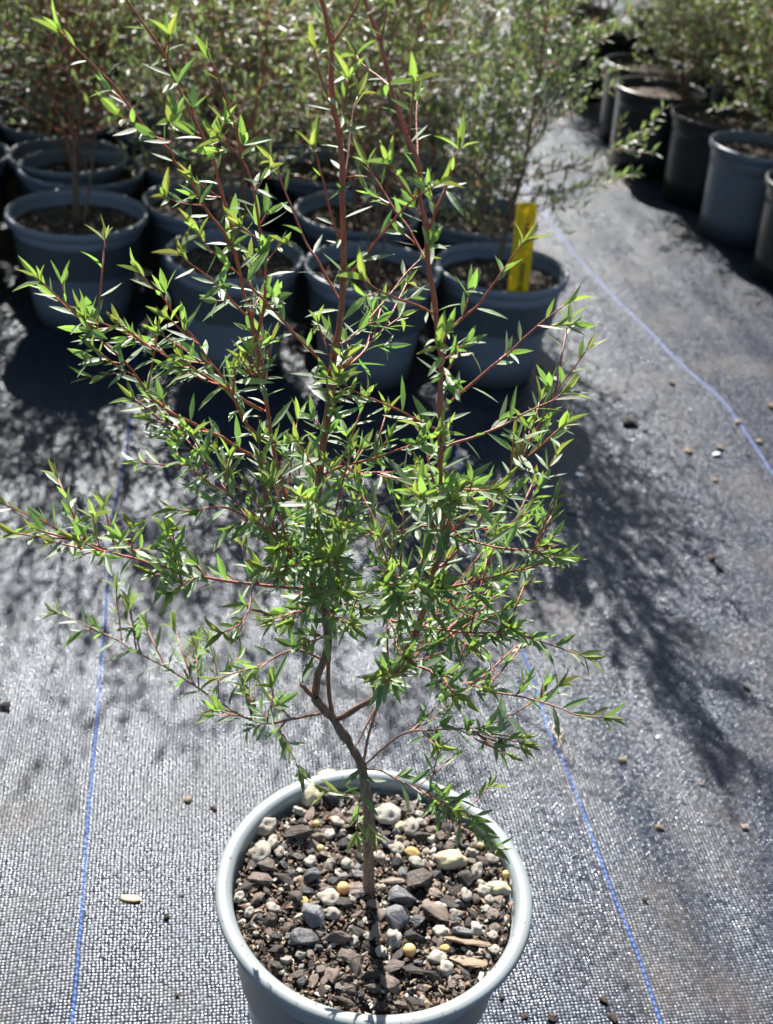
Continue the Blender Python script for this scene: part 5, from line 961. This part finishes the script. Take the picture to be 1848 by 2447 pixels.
for r in range(0, 8):
    for c in range(1, 4):
        p = Vector((.705, 2.085, 0)) + ev * (.213 * r) + eu * (.215 * c) + Vector((rb_.uniform(-.012, .012), rb_.uniform(-.012, .012), 0))
        pot('black', p.x, p.y, 'black pot hidden under foliage behind the path row', GB + ', inner')
        bush((low + deep)[rb_.randrange(4)], (p.x, p.y, .155), rb_.uniform(0, 6.28), rb_.uniform(.9, 1.1), 'bushy shrub in the mass of foliage behind the path row', GR + ', inner')
for i in range(1, 5):
    p = Vector((.515, 2.92, 0)) + ev * (.213 * (i + 1)); pot('black', p.x, p.y, 'black pot hidden under foliage behind the path row', GB + ', inner')
    bush(low[i % 2], (p.x, p.y, .155), rb_.uniform(0, 6.28), 1.0, 'bushy shrub in the mass of foliage behind the path row', GR + ', inner')

# ------------------------------------------------------------------ the yellow tag
def tag_strip():
    a, b = Vector((.1470, 1.506, .136)), Vector((.1415, 1.512, .276))
    t = empty('plant_tag', a); ax = (b - a).normalized(); s = Vector((.982, .08, .07)); s = (s - ax * s.dot(ax)).normalized(); n = s.cross(ax)
    L, hw, th = (b - a).length, .0138, .0005
    bm = bmesh.new()
    rows = 12; vs = []
    for i in range(rows + 1):
        f = i / rows; w = hw * (1 if f < .97 else .93); bend = n * (.004 * math.sin(f * 2.6))
        vs.append([bm.verts.new(ax * L * f + s * q * w + bend + n * z) for q, z in ((-1, -th), (1, -th), (1, th), (-1, th))])
    for i in range(rows):
        for k in range(4): bm.faces.new((vs[i][k], vs[i][(k + 1) % 4], vs[i + 1][(k + 1) % 4], vs[i + 1][k]))
    bm.faces.new(vs[0][::-1]); bm.faces.new(vs[-1])
    me = bpy.data.meshes.new('strip'); bmesh.ops.recalc_face_normals(bm, faces=bm.faces); bm.to_mesh(me); bm.free(); me.materials.append(MAT['tag'])
    link_mesh('strip', me, t)
    # blurred black lettering that runs up the strip
    rn = random.Random(4); v, f = [], []
    side = -1 if n.y > 0 else 1
    def bar(f0, f1, q0, q1):
        b = len(v)
        for ff, q in ((f0, q0), (f1, q0), (f1, q1), (f0, q1)):
            v.append(tuple(ax * L * ff + s * q * hw + n * (.004 * math.sin(ff * 2.6) + side * (th + .0002))))
        f.append((b, b + 1, b + 2, b + 3))
    def letters(f0, f1, n_):
        w = (f1 - f0) / n_
        for i in range(n_):
            a0 = f0 + w * i; a1 = a0 + w * .72; k = rn.randrange(4)
            bar(a0, a0 + w * .28, -.08, .42)
            if k != 1: bar(a0 + w * .2, a1, .28, .42)
            if k != 2: bar(a0 + w * .2, a1, .10, .22)
            if k in (0, 2): bar(a1 - w * .28, a1, -.06, .28)
            if k == 3: bar(a0 + w * .2, a1, -.08, .04)
    for f0, f1, n_ in ((.66, .82, 4), (.16, .44, 7)):
        v.clear(); f.clear(); letters(f0, f1, n_)
        link_mesh('lettering', mesh('lettering', v, f, MAT['ink'], smooth=False), t)
    tag(t, 'yellow plastic plant tag with black lettering stuck in a rear pot', 'plant tag')
tag_strip()

# ------------------------------------------------------------------ bits lying on the mat
rd = random.Random(31)
CL = [rough_chip('soil_clod', rd, MAT['clod'], .62, a, .05) for a in (1.0, 1.3, 1.6)]
TN = [pebble('tan_pebble', rd, MAT['tan'], .6, a, .22) for a in (1.0, 1.3)]
WC = [rough_chip('white_flake', rd, MAT['white_chip'], .3, 1.5, .02)]
HU = [pebble('seed_husk', rd, MAT['husk'], .35, 2.6, .06)]
def bit(kind, x, y, s, label, cat, group=None, rz=None, flat=1.0):
    me = {'soil_clod': CL, 'tan_pebble': TN, 'white_flake': WC, 'seed_husk': HU}[kind]
    o = link_mesh(kind, me[rd.randrange(len(me))]); o.scale = (s, s, s * flat)
    o.rotation_euler = (0, 0, rd.uniform(0, 6.28) if rz is None else rz)
    o.location = (x, y, ground_h(x, y) + s * .20 * flat); return tag(o, label, cat, group)
bit('soil_clod', .3228, 1.4604, .020, 'largest dark brown soil clod on the open mat beside the rear pots', 'soil clod', None, .2)
bit('soil_clod', .3435, 1.4433, .008, 'small dark crumb close to the largest soil clod', 'soil clod')
bit('soil_clod', .3813, 1.1472, .013, 'larger of two touching dark clods on the mat', 'soil clod')
bit('soil_clod', .3886, 1.1295, .011, 'smaller reddish one of two touching dark clods on the mat', 'soil clod')
bit('white_flake', .2409, 1.3079, .0105, 'white flake lying on the mat beside the tips of the front shrub', 'flake')
bit('white_flake', .3333, 1.3264, .006, 'small white fleck on the mat between two dark clods', 'flake')
bit('white_flake', .4328, 1.3961, .012, 'flat white flake near the wavy blue thread', 'flake')
bit('tan_pebble', .3956, 1.3971, .0095, 'orange brown pebble on the mat before the wavy blue thread', 'pebble')
bit('tan_pebble', .4413, 1.4151, .010, 'greyish tan pebble beside the flat white flake', 'pebble')
bit('tan_pebble', .225, 1.2208, .0085, 'pale tan pebble in the striped shade on the mat', 'pebble')
bit('soil_clod', .4774, 1.402, .008, 'dark crumb lying against the wavy blue thread', 'soil clod')
bit('tan_pebble', .4197, 1.329, .007, 'small pinkish pebble on the mat below the orange brown one', 'pebble')
bit('tan_pebble', .4813, 1.4944, .009, 'cream pebble lying right on the wavy blue thread', 'pebble')
bit('soil_clod', .2818, 1.3596, .006, 'tiny dark crumb between the white flake and the largest clod', 'soil clod')
bit('tan_pebble', .5003, 1.4434, .009, 'tan pebble on the far side of the wavy blue thread', 'pebble')
bit('tan_pebble', .542, 1.5532, .012, 'pale tan pebble beyond the wavy blue thread', 'pebble')
bit('tan_pebble', .4033, 1.5974, .010, 'tan pebble on the open mat level with the tagged pot', 'pebble')
bit('soil_clod', .2064, 1.6012, .014, 'dark lump at the foot of the tagged pot', 'soil clod')
bit('seed_husk', -.1676, .595, .0062, 'golden seed husk lying flat on the mat beside the front pot', 'seed husk', None, .0)
bit('soil_clod', -.1369, .583, .0065, 'black crumb near the golden seed husk', 'soil clod')
bit('soil_clod', -.1288, .603, .0038, 'tiny black crumb between the husk and the front pot', 'soil clod')
bit('soil_clod', -.1156, .5161, .0042, 'tiny black crumb beside the body of the front pot', 'soil clod')
bit('tan_pebble', -.144, .7015, .006, 'tan crumb of stone on the dusty patch behind the husk', 'pebble')
bit('soil_clod', -.1206, .6954, .0058, 'brown crumb on the dusty patch near the pot rim', 'soil clod')
bit('soil_clod', -.328, .7893, .013, 'dark bark piece at the picture edge beyond the blue thread', 'bark chip')
bit('tan_pebble', .2612, .7209, .0058, 'light tan pebble beyond the blue thread beside the front pot', 'pebble')
bit('tan_pebble', .3372, .7297, .006, 'yellowish pebble on the open mat near the picture edge', 'pebble')
bit('soil_clod', .2382, .6396, .0062, 'black crumb next to the beaded blue thread', 'soil clod')
bit('tan_pebble', .2379, .7982, .0066, 'reddish tan seed-like pebble past the bent grass scrap', 'pebble')
bit('white_flake', .2759, .8338, .0052, 'round white fleck on the mat past the blue thread', 'flake')
bit('soil_clod', .3777, .92, .007, 'brown crumb alone on the open mat', 'soil clod')
for x, y, s in ((.1951, .5456, .0062), (.1565, .5271, .0070), (.2009, .532, .0072), (.1362, .5271, .0055), (.1194, .542, .0058)):
    bit('soil_clod', x, y, s, 'dark crumb in the sprinkle of soil beside the front pot', 'soil clod', 'crumbs sprinkled beside the front pot')
for _ in range(24):
    x, y = rd.uniform(-.5, .75), rd.uniform(.55, 1.9)
    if abs(x - .016) < .12 and y < .65 or (x < .22 and y > 1.35): continue
    bit(rd.choice(('soil_clod', 'soil_clod', 'tan_pebble')), x, y, rd.uniform(.0018, .0036), 'speck of grit scattered on the mat', 'grit', 'grit specks on the mat')
# a bent scrap of dry grass by the blue thread
tb = Tubes()
for a in ((.1812, .8282), (.178, .815)):
    p0 = Vector((a[0], a[1], .0)); pts = [(p0 + Vector((.004 * math.sin(i * 1.3), .006 * i - .012, .0015 + .0012 * (i % 2))), .00055) for i in range(6)]
    tb.tube(pts, 5, lambda x, rr: 0.0)
sg = link_mesh('dry_grass_scrap', mesh('dry_grass_scrap', tb.v, tb.f, MAT['husk'], cols=tb.c)); tag(sg, 'bent scrap of dry grass lying across the blue thread', 'grass scrap')
for p in protos + low + deep + thin + list(PK.values()):
    if p.get('label') is None:                         # a kind no spot asked for
        for ch in list(p.children): bpy.data.objects.remove(ch)
        bpy.data.objects.remove(p)
